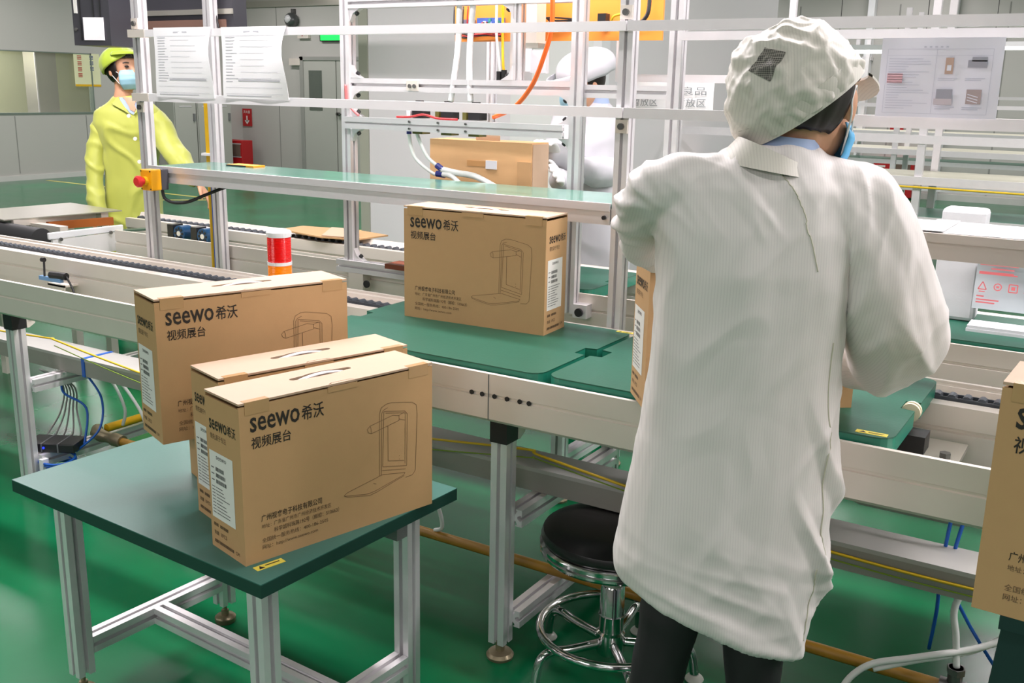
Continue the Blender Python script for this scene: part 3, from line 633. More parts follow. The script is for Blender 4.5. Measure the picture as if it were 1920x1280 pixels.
    for sgn in (-1, 1):                                    # both short ends carry the logo and a shipping label
        E = Face((-a, b, h), (0, -1, 0), (0, 0, -1)) if sgn < 0 else Face((a, -b, h), (0, 1, 0), (0, 0, -1))
        o0 = 0.012 if sgn < 0 else 0.018
        pr('end_logo_print', (('seewo', o0 + 0.002, 0.052, 0.066, 0.020, 0.010), ('希沃', o0 + 0.070, 0.051, 0.030, 0.021, 0.008)), INK, E)
        g = G(); E.text(g, '领先源于专注', o0 + 0.003, 0.080, w=0.060, h=0.0115, bold=0.003)
        E.text(g, '数量', o0, 0.279, h=0.0085); E.text(g, '1PCS', o0 + 0.026, 0.279, h=0.008); E.text(g, 'CM', o0 + 0.08, 0.297, h=0.007)
        for (u0, u1, v0) in ((0, 0.014, 0.263), (0.024, 0.054, 0.263), (0, 0.014, 0.298), (0.02, 0.07, 0.298)):
            x = u0
            while x < u1: E.rect(g, o0 + x, v0, 0.003, 0.0065); x += 0.0045
        tag(mk('end_text_print', g, INK2, t, local=True), kind='stuff')
        lb = G(); E.rect(lb, o0 - 0.004, 0.116, 0.088, 0.136, 0.7); lab = mk('shipping_label', lb, LABEL, t, local=True)
        g = G(); E.text(g, 'seewo', o0 + 0.022, 0.123, h=0.007, k=1.3)
        for j in range(3):
            x = o0 + 0.018
            for i in range(18):
                w = random.choice((0.0006, 0.0011, 0.0017)); E.rect(g, x, 0.146 + j * 0.0125, w, 0.008, 1.3); x += w + random.choice((0.0006, 0.0012))
        for j in range(3): E.rect(g, o0 + 0.001, 0.148 + j * 0.0125, 0.011, 0.0022, 1.3)
        for j in range(9): E.rect(g, o0 + 0.001, 0.187 + j * 0.0066, 0.012, 0.0016, 1.3); E.rect(g, o0 + 0.016, 0.187 + j * 0.0066, random.uniform(0.02, 0.055), 0.0016, 1.3)
        tag(mk('label_print', g, mat('label_ink', (96, 96, 96), 0.7), lab, local=True), kind='stuff')
cart0 = thing('carton', (0, 0, 0), 'x', 'carton', 'printed product cartons'); carton_parts(cart0)
def place_carton(corner, ang, z, label, first=False):
    """corner: world xy of the bottom front-left corner; ang: direction of the front edge (degrees)"""
    a = math.radians(ang); ux, uy = math.cos(a), math.sin(a)
    c = (corner[0] + ux * BW/2 - uy * BD/2, corner[1] + uy * BW/2 + ux * BD/2, z)
    o = cart0 if first else copy_tree(cart0, None, c, a)
    o.location = c; o.rotation_euler = (0, 0, a); ORG[o.name] = Vector(c); o['label'] = label
    return o
TZ = 0.547
place_carton((-1.311, 1.208), 75.6, TZ, 'printed carton at the front corner of the small green table', True)
place_carton((-1.462, 1.300), 73.0, TZ, 'printed carton standing directly behind the front one on the small table')
place_carton((-1.692, 1.345), 69.4, TZ + 0.12, 'printed carton raised above the others at the back of the small table')
place_carton((-1.742, 2.249), 3.3, 0.78, 'upright printed carton alone on the pallet in the middle of the line')
place_carton((-0.806, 1.840), 37.2, 0.78, 'printed carton handled by the white-coated worker, mostly hidden by her')
place_carton((-0.111, 1.378), -3.0, 0.755, 'printed carton cut off by the right edge of the picture')
t = thing('carton_pad', (-1.665, 1.575, TZ), 'low brown carton pad under the raised carton on the small table', 'carton pad', rz=math.radians(69.4))
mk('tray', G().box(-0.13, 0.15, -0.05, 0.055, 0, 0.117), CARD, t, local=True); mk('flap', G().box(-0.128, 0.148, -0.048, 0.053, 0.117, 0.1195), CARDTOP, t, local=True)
t = thing('dark_stand', (0.13, 1.46, 0), 'dark green stand under the carton at the right edge', 'stand')
DGREEN = mat('dark_green_cloth', (14, 48, 44), 0.6)
mk('cover', G().add([(-0.115, 1.38, 0.05), (0.36, 1.36, 0.05), (0.36, 1.56, 0.05), (-0.115, 1.58, 0.05), (-0.072, 1.385, 0.735), (0.33, 1.365, 0.735), (0.33, 1.5, 0.735), (-0.072, 1.52, 0.735)],
            [(0,3,2,1),(4,5,6,7),(0,1,5,4),(1,2,6,5),(2,3,7,6),(3,0,4,7)]), DGREEN, t)
mk('top_board', G().box(-0.075, 0.34, 1.375, 1.51, 0.735, 0.755), DGREEN, t)
for x in (-0.09, 0.33): mk('foot', G().box(x - 0.02, x + 0.02, 1.39, 1.55, 0, 0.05), BLACK, t)

# ---------------------------------------------------------------- small table with the cartons
tb = thing('small_table', (-1.63, 1.48, 0), 'low table with dark green top and aluminium legs in the foreground', 'table', rz=math.radians(-3.2))
TW, TD = 0.82, 0.571
mk('table_top', G().box(-TW/2, TW/2, -TD/2, TD/2, TZ - 0.028, TZ - 0.002), TABLEEDGE, tb, local=True)
mk('mat', G().box(-TW/2, TW/2, -TD/2, TD/2, TZ - 0.002, TZ), TABLEMAT, tb, local=True)
for sx in (-1, 1):
    for sy in (-1, 1):
        lx, ly = sx * (TW/2 - 0.085), sy * (TD/2 - 0.075)
        g = G(); g.prism([(p[0] + lx, p[1] + ly) for p in slot_poly(0.042, 0.042, 0.0105, 0.009)], 'z', 0.055, TZ - 0.028)
        lg = mk('leg', g, ALU, tb, local=True)
        mk('levelling_foot', G().lathe([(0.026, 0), (0.028, 0.006), (0.028, 0.014), (0.024, 0.018), (0.01, 0.02), (0.01, 0.034), (0.0055, 0.035), (0.0055, 0.056)], (lx, ly, 0)), ZINC, lg, smooth='auto', local=True)
    g = G(); g.prism([(p[0] + sx * (TW/2 - 0.085), p[1] + 0.125) for p in slot_poly(0.042, 0.042, 0.0105, 0.009)], 'y', -TD/2 + 0.097, TD/2 - 0.097); mk('side_bar', g, ALU, tb, local=True)
    g = G(); g.prism([(p[0] + sx * (TW/2 - 0.085), p[1] + TZ - 0.05) for p in slot_poly(0.042, 0.042, 0.0105, 0.009)], 'y', -TD/2 + 0.097, TD/2 - 0.097); mk('apron_bar', g, ALU, tb, local=True)
    mk('bracket', G().box(sx * (TW/2 - 0.085) - 0.02, sx * (TW/2 - 0.085) + 0.02, TD/2 - 0.13, TD/2 - 0.097, TZ - 0.1, TZ - 0.072), SLOT, tb, local=True)
g = G(); g.prism([(p[0] + 0.0, p[1] + 0.125) for p in slot_poly(0.042, 0.042, 0.0105, 0.009)], 'x', -TW/2 + 0.106, TW/2 - 0.106); mk('middle_bar', g, ALU, tb, local=True)
st = mk('warning_sticker', G().box(-0.03, 0.03, -0.009, 0.009, TZ, TZ + 0.0006), YEL, tb, local=True)
stm = Matrix.Translation((0.362, -0.222, 0)) @ Matrix.Rotation(math.radians(79), 4, 'Z'); st.data.transform(stm)
g = G(); f = Face((-0.03, 0.009, TZ + 0.0006), (1, 0, 0), (0, -1, 0), 0.0003); g.add([f.P(0.006, 0.015), f.P(0.012, 0.003), f.P(0.018, 0.015)], [(0, 1, 2)]); sp = mk('sticker_print', g, BLACK, st, local=True); sp.data.transform(stm)
g = G(); f.rect(g, 0.022, 0.006, 0.03, 0.003); sp = mk('sticker_print', g, BLACK, st, local=True); sp.data.transform(stm)

# ---------------------------------------------------------------- rack over the line
rk = thing('line_rack', (-2.2, 2.7, 0), 'tall aluminium rack with rails and shelf standing over the line', 'rack')
for px in (-3.18, -1.215):
    for py in (2.55, 2.885):
        lg = alu('post', rk, 'z', (px, py), 0.04, 2.25)
        mk('levelling_foot', G().lathe([(0.03, 0), (0.032, 0.008), (0.012, 0.014), (0.012, 0.045)], (px, py, 0)), ZINC, lg, smooth='auto')
alu('post', rk, 'z', (0.76, 2.55), 0.04, 2.25); alu('post', rk, 'z', (0.76, 2.885), 0.04, 2.25)
for z0, z1, nm in ((1.572, 1.597, 'top_rail'), (1.348, 1.375, 'middle_rail')):
    for x0, x1 in ((-3.175, -1.203), (-1.200, 1.0)):
        mk(nm, G().box(x0, x1, 2.503, 2.53, z0, z1), ALUW if x0 < -2 else ALU, rk)
    mk('rail_end_cap', G().box(-3.19, -3.10, 2.501, 2.531, z0 - 0.001, z1 + 0.001), ALUD, rk)
mk('rear_rail', G().box(-1.195, 1.0, 2.845, 2.866, 1.564, 1.588), ALU, rk)
for px in (-3.18, -1.215):
    for z in (1.62, 1.325):
        mk('bracket', G().box(px - 0.018, px + 0.018, 2.526, 2.53, z - 0.018, z + 0.018), ALUD, rk)
        mk('bolt', G().cyl((px, 2.526, z), (px, 2.518, z), 0.009, n=10), BOLT, rk)
mk('shelf_deck', G().box(-3.155, -1.238, 2.532, 2.83, 1.100, 1.112), SHELFMAT, rk)
mk('shelf_lip', G().box(-3.155, -1.238, 2.522, 2.532, 1.093, 1.115), ALU, rk)
mk('shelf_beam', G().box(-3.155, -1.238, 2.528, 2.555, 1.055, 1.093), ALU, rk); mk('shelf_beam', G().box(-3.155, -1.238, 2.81, 2.835, 1.06, 1.10), ALU, rk)
mk('shelf_deck', G().box(-1.193, 1.0, 2.532, 2.80, 1.098, 1.108), ALUD, rk)
DIMEDGE = mat('dimmed_shelf_edge', (186, 180, 172), 0.5, 0.2)  # right shelf edge darkened in colour to hold down the strong light there
mk('shelf_lip', G().box(-1.193, 1.0, 2.522, 2.532, 1.089, 1.110), DIMEDGE, rk)
mk('shelf_beam', G().box(-1.193, 1.0, 2.528, 2.555, 1.048, 1.089), DIMEDGE, rk); mk('shelf_beam', G().box(-1.193, 1.0, 2.775, 2.80, 1.06, 1.098), ALUD, rk)
mk('bolt', G().cyl((-1.255, 2.528, 1.075), (-1.255, 2.52, 1.075), 0.006, n=8), BLACK, rk)
for px in (-3.18, -1.215):
    alu('depth_beam', rk, 'y', (px, 1.08), 2.57, 2.865, 0.04, 0.04); alu('depth_beam', rk, 'y', (px, 1.9), 2.57, 2.865, 0.04, 0.04)
# ---------------------------------------------------------------- sensor gantry on the rear conveyor
gt = thing('sensor_gantry', (-2.03, 2.9, 0.70), 'aluminium gantry with sensors, hoses and orange wiring board', 'gantry')
alu('base_beam', gt, 'x', (2.892, 0.757), -2.55, -1.575, 0.04, 0.045)
alu('post', gt, 'z', (-2.495, 2.90), 0.78, 2.2); alu('post', gt, 'z', (-1.55, 2.90), 0.70, 2.2)
alu('upper_beam', gt, 'x', (2.905, 1.422), -2.475, -1.57, 0.03, 0.045); alu('upper_beam', gt, 'x', (2.92, 1.415), -1.53, -1.24, 0.03, 0.04)
alu('sensor_beam', gt, 'x', (2.872, 1.288), -2.49, -1.585, 0.018, 0.042, nw=1, nh=1, sw=0.006, sd=0.005)
alu('top_beam', gt, 'x', (2.90, 1.70), -2.475, -1.57, 0.04, 0.035)
alu('hanger_post', gt, 'z', (-1.775, 2.905), 1.445, 1.70, 0.03, 0.03)
alu('rear_post', gt, 'z', (-2.2, 3.40), 0.77, 1.75, 0.03, 0.03)
def gusset(x, z, sx, sz, y=2.90, w=0.012, k=0.045, nm='gusset', parent=gt):
    o = mk(nm, G().prism([(x, z), (x + sx * k, z), (x + sx * k * 0.35, z + sz * k * 0.35), (x, z + sz * k)], 'y', y - w, y + w), ALU, parent)
    mk('bolt', G().cyl((x + sx * k * 0.5, y, z + sz * k * 0.3), (x + sx * k * 0.62, y, z + sz * k * 0.42), 0.008, n=8), BLACK, o)
for a in ((-2.475, 1.445, 1, 1), (-2.475, 1.40, 1, -1), (-2.475, 1.31, 1, 1), (-2.475, 1.265, 1, -1), (-1.57, 1.31, -1, 1), (-1.57, 1.265, -1, -1),
          (-2.475, 1.682, 1, -1), (-2.475, 0.78, 1, 1), (-1.79, 1.445, -1, 1), (-1.79, 1.682, -1, -1), (-1.57, 1.40, -1, -1)): gusset(*a)
mk('joint_block', G().box(-2.22, -2.17, 2.885, 2.889, 1.405, 1.438), ALUD, gt)
for bx in (-2.205, -2.185): mk('bolt', G().cyl((bx, 2.885, 1.42), (bx, 2.88, 1.42), 0.007, n=8), BOLT, gt)
for i, sx in enumerate((-2.175, -2.052, -1.938)):
    sm = mk('sensor', G().box(sx - 0.022, sx + 0.026, 2.885, 2.93, 1.312, 1.345), BLACK, gt, bevel=0.002)
    mk('sensor_face', G().box(sx - 0.02, sx + 0.024, 2.885, 2.93, 1.258, 1.267), mat('olive_sensor', (96, 92, 40), 0.4), sm)
    mk('connector', G().box(sx - 0.045, sx - 0.03, 2.885, 2.91, 1.312, 1.345), (mat('olive_sensor', (96, 92, 40), 0.4) if i else WHITEP), sm)
    mk('bolt', G().cyl((sx - 0.015, 2.863, 1.30), (sx - 0.015, 2.857, 1.30), 0.004, n=8).cyl((sx - 0.015, 2.863, 1.276), (sx - 0.015, 2.857, 1.276), 0.004, n=8), BOLT, sm)
    mk('top_connector', G().box(sx - 0.01, sx + 0.012, 2.89, 2.91, 1.345, 1.372), BLACK, sm)
hose('red_wire', [(-2.26, 2.88, 1.314), (-2.2, 2.88, 1.316), (-2.14, 2.875, 1.325), (-2.08, 2.88, 1.314), (-2.0, 2.88, 1.313)], 0.004, REDM, gt)
hose('red_wire', [(-2.49, 2.878, 1.42), (-2.485, 2.876, 1.36), (-2.46, 2.876, 1.335), (-2.43, 2.876, 1.314)], 0.005, mat('pink_wire', (200, 110, 110), 0.5), gt)
hose('white_ribbon', [(-2.007, 2.90, 1.70), (-2.013, 2.90, 1.55), (-2.03, 2.9, 1.44), (-2.042, 2.9, 1.372)], 0.0105, WHITEP, gt)
hose('white_ribbon', [(-1.952, 2.90, 1.70), (-1.965, 2.90, 1.55), (-1.965, 2.9, 1.44), (-1.960, 2.9, 1.372)], 0.0105, WHITEP, gt)
hose('air_hose', [(-2.221, 2.9, 1.267), (-2.215, 2.9, 1.22), (-2.19, 2.9, 1.17), (-2.121, 2.9, 1.126), (-2.09, 2.9, 1.122)], 0.0065, WHOSE, gt)
hose('air_hose', [(-2.19, 2.9, 1.267), (-2.175, 2.9, 1.235), (-2.14, 2.9, 1.18), (-2.095, 2.9, 1.150)], 0.0065, WHOSE, gt)
hose('air_hose', [(-2.08, 2.9, 1.140), (-2.02, 2.9, 1.132), (-1.93, 2.89, 1.125), (-1.84, 2.88, 1.095)], 0.011, WHOSE, gt)
hose('air_hose', [(-2.07, 2.895, 1.124), (-2.03, 2.89, 1.12), (-1.99, 2.88, 1.10)], 0.009, WHOSE, gt)
for p in (((-2.1, 2.9, 1.153), (-2.075, 2.9, 1.139)), ((-2.1, 2.9, 1.124), (-2.065, 2.9, 1.122))): mk('hose_fitting', G().cyl(p[0], p[1], 0.011, n=10), mat('blue_fitting', (30, 40, 120), 0.4), gt)
mk('hose_fitting', G().cyl((-2.221, 2.9, 1.272), (-2.221, 2.9, 1.256), 0.009, n=10), mat('blue_fitting', (30, 40, 120), 0.4), gt)
hose('orange_air_hose', [(-1.569, 2.75, 1.72), (-1.568, 2.75, 1.60), (-1.601, 2.76, 1.508), (-1.656, 2.79, 1.429), (-1.75, 2.84, 1.36), (-1.86, 2.89, 1.325)], 0.0075, OHOSE, gt, 10)
# orange wiring board with electronics
ob = mk('wiring_board', G().box(-2.20, -1.385, 3.15, 3.162, 1.58, 1.80), ORANGE, gt)
pc = mk('circuit_board', G().box(-2.095, -1.985, 3.135, 3.15, 1.61, 1.66), mat('pcb_blue', (70, 96, 170), 0.4, 0, 0.3, 60), ob)
for i in range(26):
    x = random.uniform(-2.09, -2.0); z = random.uniform(1.612, 1.65); w = random.uniform(0.004, 0.014)
    mk('chip', G().box(x, x + w, 3.129, 3.135, z, z + random.uniform(0.004, 0.01)), random.choice([mat('pcb_white', (220, 224, 228), 0.4), mat('pcb_teal', (60, 150, 130), 0.4), BLACK, mat('pcb_red', (226, 96, 70), 0.4), mat('pcb_pale', (150, 170, 220), 0.4)]), pc)
mk('relay_block', G().box(-2.17, -2.11, 3.125, 3.15, 1.605, 1.655), mat('relay_grey', (110, 104, 120), 0.5, 0, 0.3, 60), ob)
mk('black_module', G().box(-1.605, -1.575, 3.12, 3.15, 1.62, 1.665), BLACK, ob)
for k in range(5):
    x0 = -2.19 + 0.02 * k; hose('loose_wire', [(x0, 3.13, 1.70), (x0 + 0.01, 3.12, 1.61), (x0 + 0.05 + 0.01 * k, 3.12, 1.592 + 0.004 * k), (x0 + 0.12, 3.125, 1.60), (-1.99, 3.13, 1.596 + 0.006 * k)], 0.0025, random.choice([BLACK, REDM, BLACK]), ob, 6, 5)
for k in range(3):
    hose('loose_wire', [(-1.85, 3.14, 1.64 + 0.006 * k), (-1.81, 3.13, 1.655), (-1.77, 3.13, 1.635 + 0.01 * k), (-1.68, 3.14, 1.648)], 0.003, BLACK, ob, 6, 5)
hose('loose_wire', [(-1.56, 3.13, 1.63), (-1.545, 3.12, 1.655), (-1.50, 3.12, 1.662), (-1.47, 3.13, 1.655)], 0.004, YWIRE, ob, 6, 5)
hose('loose_wire', [(-1.42, 3.12, 1.72), (-1.42, 3.11, 1.66), (-1.45, 3.11, 1.63), (-1.50, 3.13, 1.625)], 0.007, BLACK, ob, 6, 5)
mk('clip', G().box(-1.80, -1.78, 3.13, 3.15, 1.62, 1.645), WHITEP, ob)
# vertical slide unit
sl = mk('slide_unit', G().box(-1.90, -1.84, 3.05, 3.10, 1.40, 1.80), ALU, gt)
mk('slide_block', G().box(-1.845, -1.785, 3.03, 3.09, 1.565, 1.80), ALUD, sl); mk('slide_foot', G().box(-1.85, -1.775, 3.025, 3.095, 1.552, 1.568), STEEL, sl)
mk('cover_plate', G().box(-1.86, -1.80, 3.01, 3.03, 1.475, 1.55), WHITEP, sl); mk('cover_plate', G().box(-1.80, -1.74, 3.02, 3.04, 1.47, 1.545), mat('pale_cover', (214, 214, 218), 0.3), sl)
hose('clear_hose', [(-1.925, 3.04, 1.75), (-1.925, 3.04, 1.6), (-1.915, 3.03, 1.5), (-1.91, 3.03, 1.475)], 0.005, YBRIGHT, sl)
hose('clear_hose', [(-1.95, 3.04, 1.75), (-1.95, 3.04, 1.6), (-1.93, 3.03, 1.5), (-1.925, 3.03, 1.47)], 0.005, WHOSE, sl)
mk('hose_fitting', G().cyl((-1.93, 3.03, 1.475), (-1.93, 3.03, 1.445), 0.01, n=8).cyl((-1.91, 3.03, 1.48), (-1.91, 3.03, 1.445), 0.01, n=8), BLACK, sl)
mk('end_bracket', G().box(-1.70, -1.63, 2.868, 2.915, 0.66, 0.725), ALU, gt); mk('bracket_bolt', G().cyl((-1.66, 2.866, 0.69), (-1.66, 2.86, 0.69), 0.014), BLACK, gt)
mk('end_bracket', G().box(-1.53, -1.48, 2.875, 2.915, 0.69, 0.735), ALU, gt); mk('bracket_bolt', G().cyl((-1.505, 2.874, 0.71), (-1.505, 2.866, 0.71), 0.014), BLACK, gt)
mk('end_bracket', G().box(-2.49, -2.42, 2.872, 2.915, 0.665, 0.735), ALUD, gt); mk('bracket_bolt', G().cyl((-2.40, 2.872, 0.70), (-2.40, 2.866, 0.70), 0.014), BLACK, gt)
t = thing('wooden_block', (-2.16, 2.82, 0.78), 'red-brown wooden block lying on the gantry beam behind the upright carton', 'wood block')
mk('block', G().box(-2.275, -2.05, 2.822, 2.908, 0.7795, 0.797), mat('red_brown_wood', (134, 70, 44), 0.5, 0, 0.15, 12), t)
mk('orange_top', G().add([(-2.19, 2.905, 0.797), (-2.06, 2.84, 0.797), (-2.05, 2.84, 0.803), (-2.05, 2.906, 0.803)], [(0, 1, 2, 3)]), ORANGE, t)

# ---------------------------------------------------------------- things on the rack
t = thing('emergency_stop', (-3.07, 2.49, 1.03), 'yellow emergency stop box with red button on the rack', 'stop button')
mk('cover', G().box(-3.103, -3.042, 2.445, 2.49, 1.032, 1.108), mat('signal_yellow', (246, 172, 12), 0.4), t, bevel=0.004)
mk('base', G().box(-3.103, -3.042, 2.49, 2.5215, 1.032, 1.108), mat('dark_grey_plastic', (62, 62, 68), 0.5), t, bevel=0.003)
mk('button_collar', G().cyl((-3.073, 2.445, 1.067), (-3.073, 2.432, 1.067), 0.016, n=20), YBRIGHT, t, smooth='auto')
rb = mk('button', G().lathe([(0.012, 0), (0.012, 0.012), (0.021, 0.014), (0.021, 0.024), (0.015, 0.03), (0.002, 0.031)], (-3.073, 2.432, 1.067), 20, axis=(0, -1, 0)), mat('red_button', (222, 48, 48), 0.35), t, smooth='auto')
mk('arrow_ring', G().tube([(-3.073 + 0.012 * math.cos(2*PI*k/10), 2.4035, 1.067 + 0.012 * math.sin(2*PI*k/10)) for k in range(8)], 0.0016, 5), LABEL, rb)
for sx, sz in ((-3.097, 1.102), (-3.048, 1.102), (-3.097, 1.038), (-3.048, 1.038)): mk('screw', G().cyl((sx, 2.4455, sz), (sx, 2.444, sz), 0.003, n=8), BLACK, t)
hose('cable', [(-3.06, 2.505, 1.033), (-3.055, 2.51, 1.0), (-3.03, 2.53, 0.985), (-2.99, 2.56, 0.988), (-2.95, 2.6, 1.01), (-2.9, 2.66, 1.04), (-2.85, 2.7, 1.06)], 0.006, BLACK, t)
t = thing('orange_tag', (-2.9, 2.79, 1.112), 'small orange tag lying at the back of the left shelf', 'tag')
mk('tag', G().box(-2.97, -2.83, 2.74, 2.80, 1.1122, 1.118), mat('orange_tag', (250, 166, 30), 0.5), t); mk('edge_strip', G().box(-2.97, -2.87, 2.735, 2.74, 1.1122, 1.117), BLACK, t)
def sheet(name, label, x0, x1, ztop, zbot, y, rows, pics=False, cat='paper', m=None, curl=0.0):
    t = thing(name, ((x0 + x1) / 2, y, zbot), label, cat)
    g = G(); n = 14; m_ = 10
    for j in range(m_ + 1):
        for i in range(n + 1):
            u, v = i / n, j / m_
            dy = -curl * (math.sin(PI * v) * u ** 2) + 0.002 * math.sin(9 * u + 5 * v)
            dx = -curl * 0.35 * math.sin(2 * PI * v) * u ** 3
            g.v.append((x0 + (x1 - x0) * u + dx, y + dy, ztop + (zbot - ztop) * v))
    N = len(g.v); g.v += [(a, b + 0.0012, c) for a, b, c in g.v]
    for j in range(m_):
        for i in range(n):
            a = j * (n + 1) + i; g.f += [(a, a + n + 1, a + n + 2, a + 1), (N + a, N + a + 1, N + a + n + 2, N + a + n + 1)]
    edge = [j for j in range(n + 1)] + [(j + 1) * (n + 1) + n for j in range(m_)] + [m_ * (n + 1) + n - 1 - i for i in range(n)] + [(m_ - 1 - j) * (n + 1) for j in range(m_ - 1)]
    for a, b in zip(edge, edge[1:] + edge[:1]): g.f.append((a, b, N + b, N + a))
    g.mi = [0] * len(g.f)
    sh = mk('sheet', g, m or PAPER, t, smooth='auto')
    W, H = x1 - x0, ztop - zbot
    F = Face((x0, y - 0.0045 - curl * 0.0, ztop), (1, 0, 0), (0, 0, -1), 0.0004)
    g = G()
    def bendrect(a, b, w, h):
        k = max(1, int(w / W * 8)); 
        for q in range(k):
            aa = a + w * q / k; pts = []
            for (p0, p1) in ((aa, b), (aa, b + h), (aa + w / k, b + h), (aa + w / k, b)):
                u, v = p0 / W, p1 / H
                dy = -curl * (math.sin(PI * v) * u ** 2) + 0.002 * math.sin(9 * u + 5 * v); dx = -curl * 0.35 * math.sin(2 * PI * v) * u ** 3
                pts.append((x0 + p0 + dx, y + dy - 0.0008, ztop - p1))
            g.add(pts, [(0, 1, 2, 3)])
    if rows:
        bendrect(0.36*W, 0.06*H, 0.24*W, 0.018*H)
        for r in range(rows):
            v = (0.14 + 0.66 * r / rows) * H
            bendrect(0.06*W, v, random.uniform(0.10, 0.2)*W, 0.008*H)
            if r % 2: bendrect(0.3*W, v, random.uniform(0.3, 0.6)*W, 0.004*H)
        for v in (0.12, 0.72, 0.84, 0.93): bendrect(0.05*W, v*H, 0.88*W, 0.004*H)
        bendrect(0.25*W, 0.735*H, 0.66*W, 0.02*H); bendrect(0.06*W, 0.955*H, 0.7*W, 0.012*H)
    if rows: tag(mk('faint_print', g, PRINT, t), kind='stuff')
    return t, F, W, H, bendrect
FAINT = mat('paper_in_sleeve', (236, 236, 250), 0.25, 0, 0.02, 12)
sheet('work_instruction', 'printed form hung on the rack rails beside the woman in yellow', -3.046, -2.755, 1.602, 1.366, 2.498, 17, curl=0.012)
sheet('work_instruction', 'second printed form from the left, its right edge curling over', -2.706, -2.408, 1.600, 1.368, 2.498, 15, curl=0.02)
t, F, W, H, br = sheet('work_instruction', 'picture instruction sheet in a clear sleeve hung on the right rails', -0.549, -0.291, 1.548, 1.374, 2.498, 0, m=FAINT)
g = G()
for (a, b, w, h) in ((0.06, 0.14, 0.86, 0.004), (0.06, 0.95, 0.86, 0.004), (0.06, 0.14, 0.003, 0.81), (0.92, 0.14, 0.003, 0.81), (0.47, 0.14, 0.003, 0.81), (0.06, 0.22, 0.86, 0.003)): F.rect(g, a*W, b*H, w*W, h*H)
for r in range(20): F.rect(g, 0.08*W, (0.26 + 0.033 * r)*H, random.uniform(0.1, 0.36)*W, 0.006*H)
for r in range(5): F.rect(g, (0.36 + 0.045*r)*W, 0.105*H, 0.02*W, 0.02*H)
for a in (0.5, 0.72):
    for b in (0.5, 0.86): F.rect(g, a*W, b*H, 0.16*W, 0.008*H); F.rect(g, a*W, (b + 0.025)*H, 0.13*W, 0.008*H)
tag(mk('fine_print', g, mat('faint_ink', (200, 202, 220), 0.6), t), kind='stuff')
g = G(); F.rect(g, 0.075*W, 0.45*H, 0.13*W, 0.12*H); mk('red_stamp', g, mat('pale_red_stamp', (232, 186, 198), 0.6), t)
g = G(); F.rect(g, 0.55*W, 0.25*H, 0.065*W, 0.20*H, 1.5); mk('carton_photo', g, mat('photo_tan', (198, 168, 154), 0.5), t)
g = G(); F.rect(g, 0.565*W, 0.34*H, 0.035*W, 0.07*H, 2.5); mk('photo_detail', g, FAINT, t)
for q_ in ((0.76, 0.24, 0.12, 0.055), (0.73, 0.28, 0.15, 0.09), (0.50, 0.64, 0.13, 0.12)):
    g = G(); F.rect(g, q_[0]*W, q_[1]*H, q_[2]*W, q_[3]*H, 1.5); mk('bench_photo', g, mat('photo_grey', (166, 166, 180), 0.5), t)
g = G(); F.rect(g, 0.485*W, 0.76*H, 0.15*W, 0.075*H, 1.5); mk('lower_photo', g, mat('photo_mauve', (206, 196, 206), 0.5), t)
g = G(); F.rect(g, 0.745*W, 0.64*H, 0.12*W, 0.18*H, 1.5); mk('label_photo', g, mat('photo_brown', (178, 162, 164), 0.5), t)
g = G()
for r in range(3): F.stroke(g, [(0.755*W, (0.70 + 0.035*r)*H), (0.84*W, (0.735 + 0.035*r)*H)], 0.0018, 2.5)
mk('photo_detail', g, FAINT, t)
t, F, W, H, br = sheet('area_sign', 'white sign with grey Chinese characters hanging behind the rack posts', -1.555, -1.252, 1.449, 1.358, 3.3, 0, cat='sign', m=mat('sign_board', (228, 230, 230), 0.4))
g = G(); F.text(g, '成品良品', 0.30*W, 0.14*H, w=0.62*W, h=0.3*H); F.text(g, '暂放区', 0.02*W, 0.56*H, w=0.32*W, h=0.32*H); F.text(g, '暂放区', 0.56*W, 0.56*H, w=0.36*W, h=0.32*H); mk('lettering', g, mat('sign_grey', (128, 134, 136), 0.6), t); mk('hanger_rail', G().box(-1.62, -1.0, 3.302, 3.32, 1.449, 1.475), ALU, t); mk('hanger_strut', G().box(-1.02, -1.0, 3.302, 3.32, 1.475, 3.2).box(-1.62, -1.6, 3.302, 3.32, 1.475, 3.2), ALU, t)
# paper cover on the right shelf, foam blocks, bag
t = thing('paper_cover', (-0.1, 2.66, 1.108), 'crinkled white paper sheet covering the right rack shelf', 'paper')
g = G(); n, m_ = 60, 8
for j in range(m_ + 1):
    for i in range(n + 1):
        x = -1.18 + 2.1 * i / n; y = 2.536 + 0.255 * j / m_
        g.v.append((x, y, 1.1105 + 0.0025 * abs(noise.noise((x * 14, y * 18, 1)))))
for j in range(m_):
    for i in range(n): a = j * (n + 1) + i; g.f.append((a, a + 1, a + n + 2, a + n + 1))
g.mi = [0] * len(g.f); mk('sheet', g, mat('white_cover_paper', (206, 206, 205), 0.6), t, smooth=True)
mk('tape_strip', G().box(-0.43, -0.375, 2.535, 2.79, 1.1135, 1.1142), WHITEP, t)
def foam_block(x0, x1, y0, y1, z0, z1, label):
    t = thing('foam_block', ((x0+x1)/2, (y0+y1)/2, z0), label, 'foam block', 'foam blocks on the rear conveyor')
    mk('slab', G().box(x0, x1, y0, y1, z0, z1), FOAM, t, bevel=0.012)
    mk('recess', G().box(x0 + 0.02, x1 - 0.03, y0 + 0.015, y1 - 0.015, z1 - 0.002, z1 + 0.0005), FOAM, t)
foam_block(-0.482, -0.36, 3.19, 3.28, 0.775, 1.105, 'tall white foam block standing on the rear pallet behind the shelf')
foam_block(-0.54, -0.50, 3.0, 3.16, 0.775, 0.84, 'small white foam piece beside the elbow of the white coat')
t = thing('plastic_bag', (-0.15, 3.2, 0.78), 'clear plastic bag with red printed warnings at the right edge', 'bag')
BAGM = mat('clear_bag', (186, 196, 200), 0.15, 0, 0.04, 8)
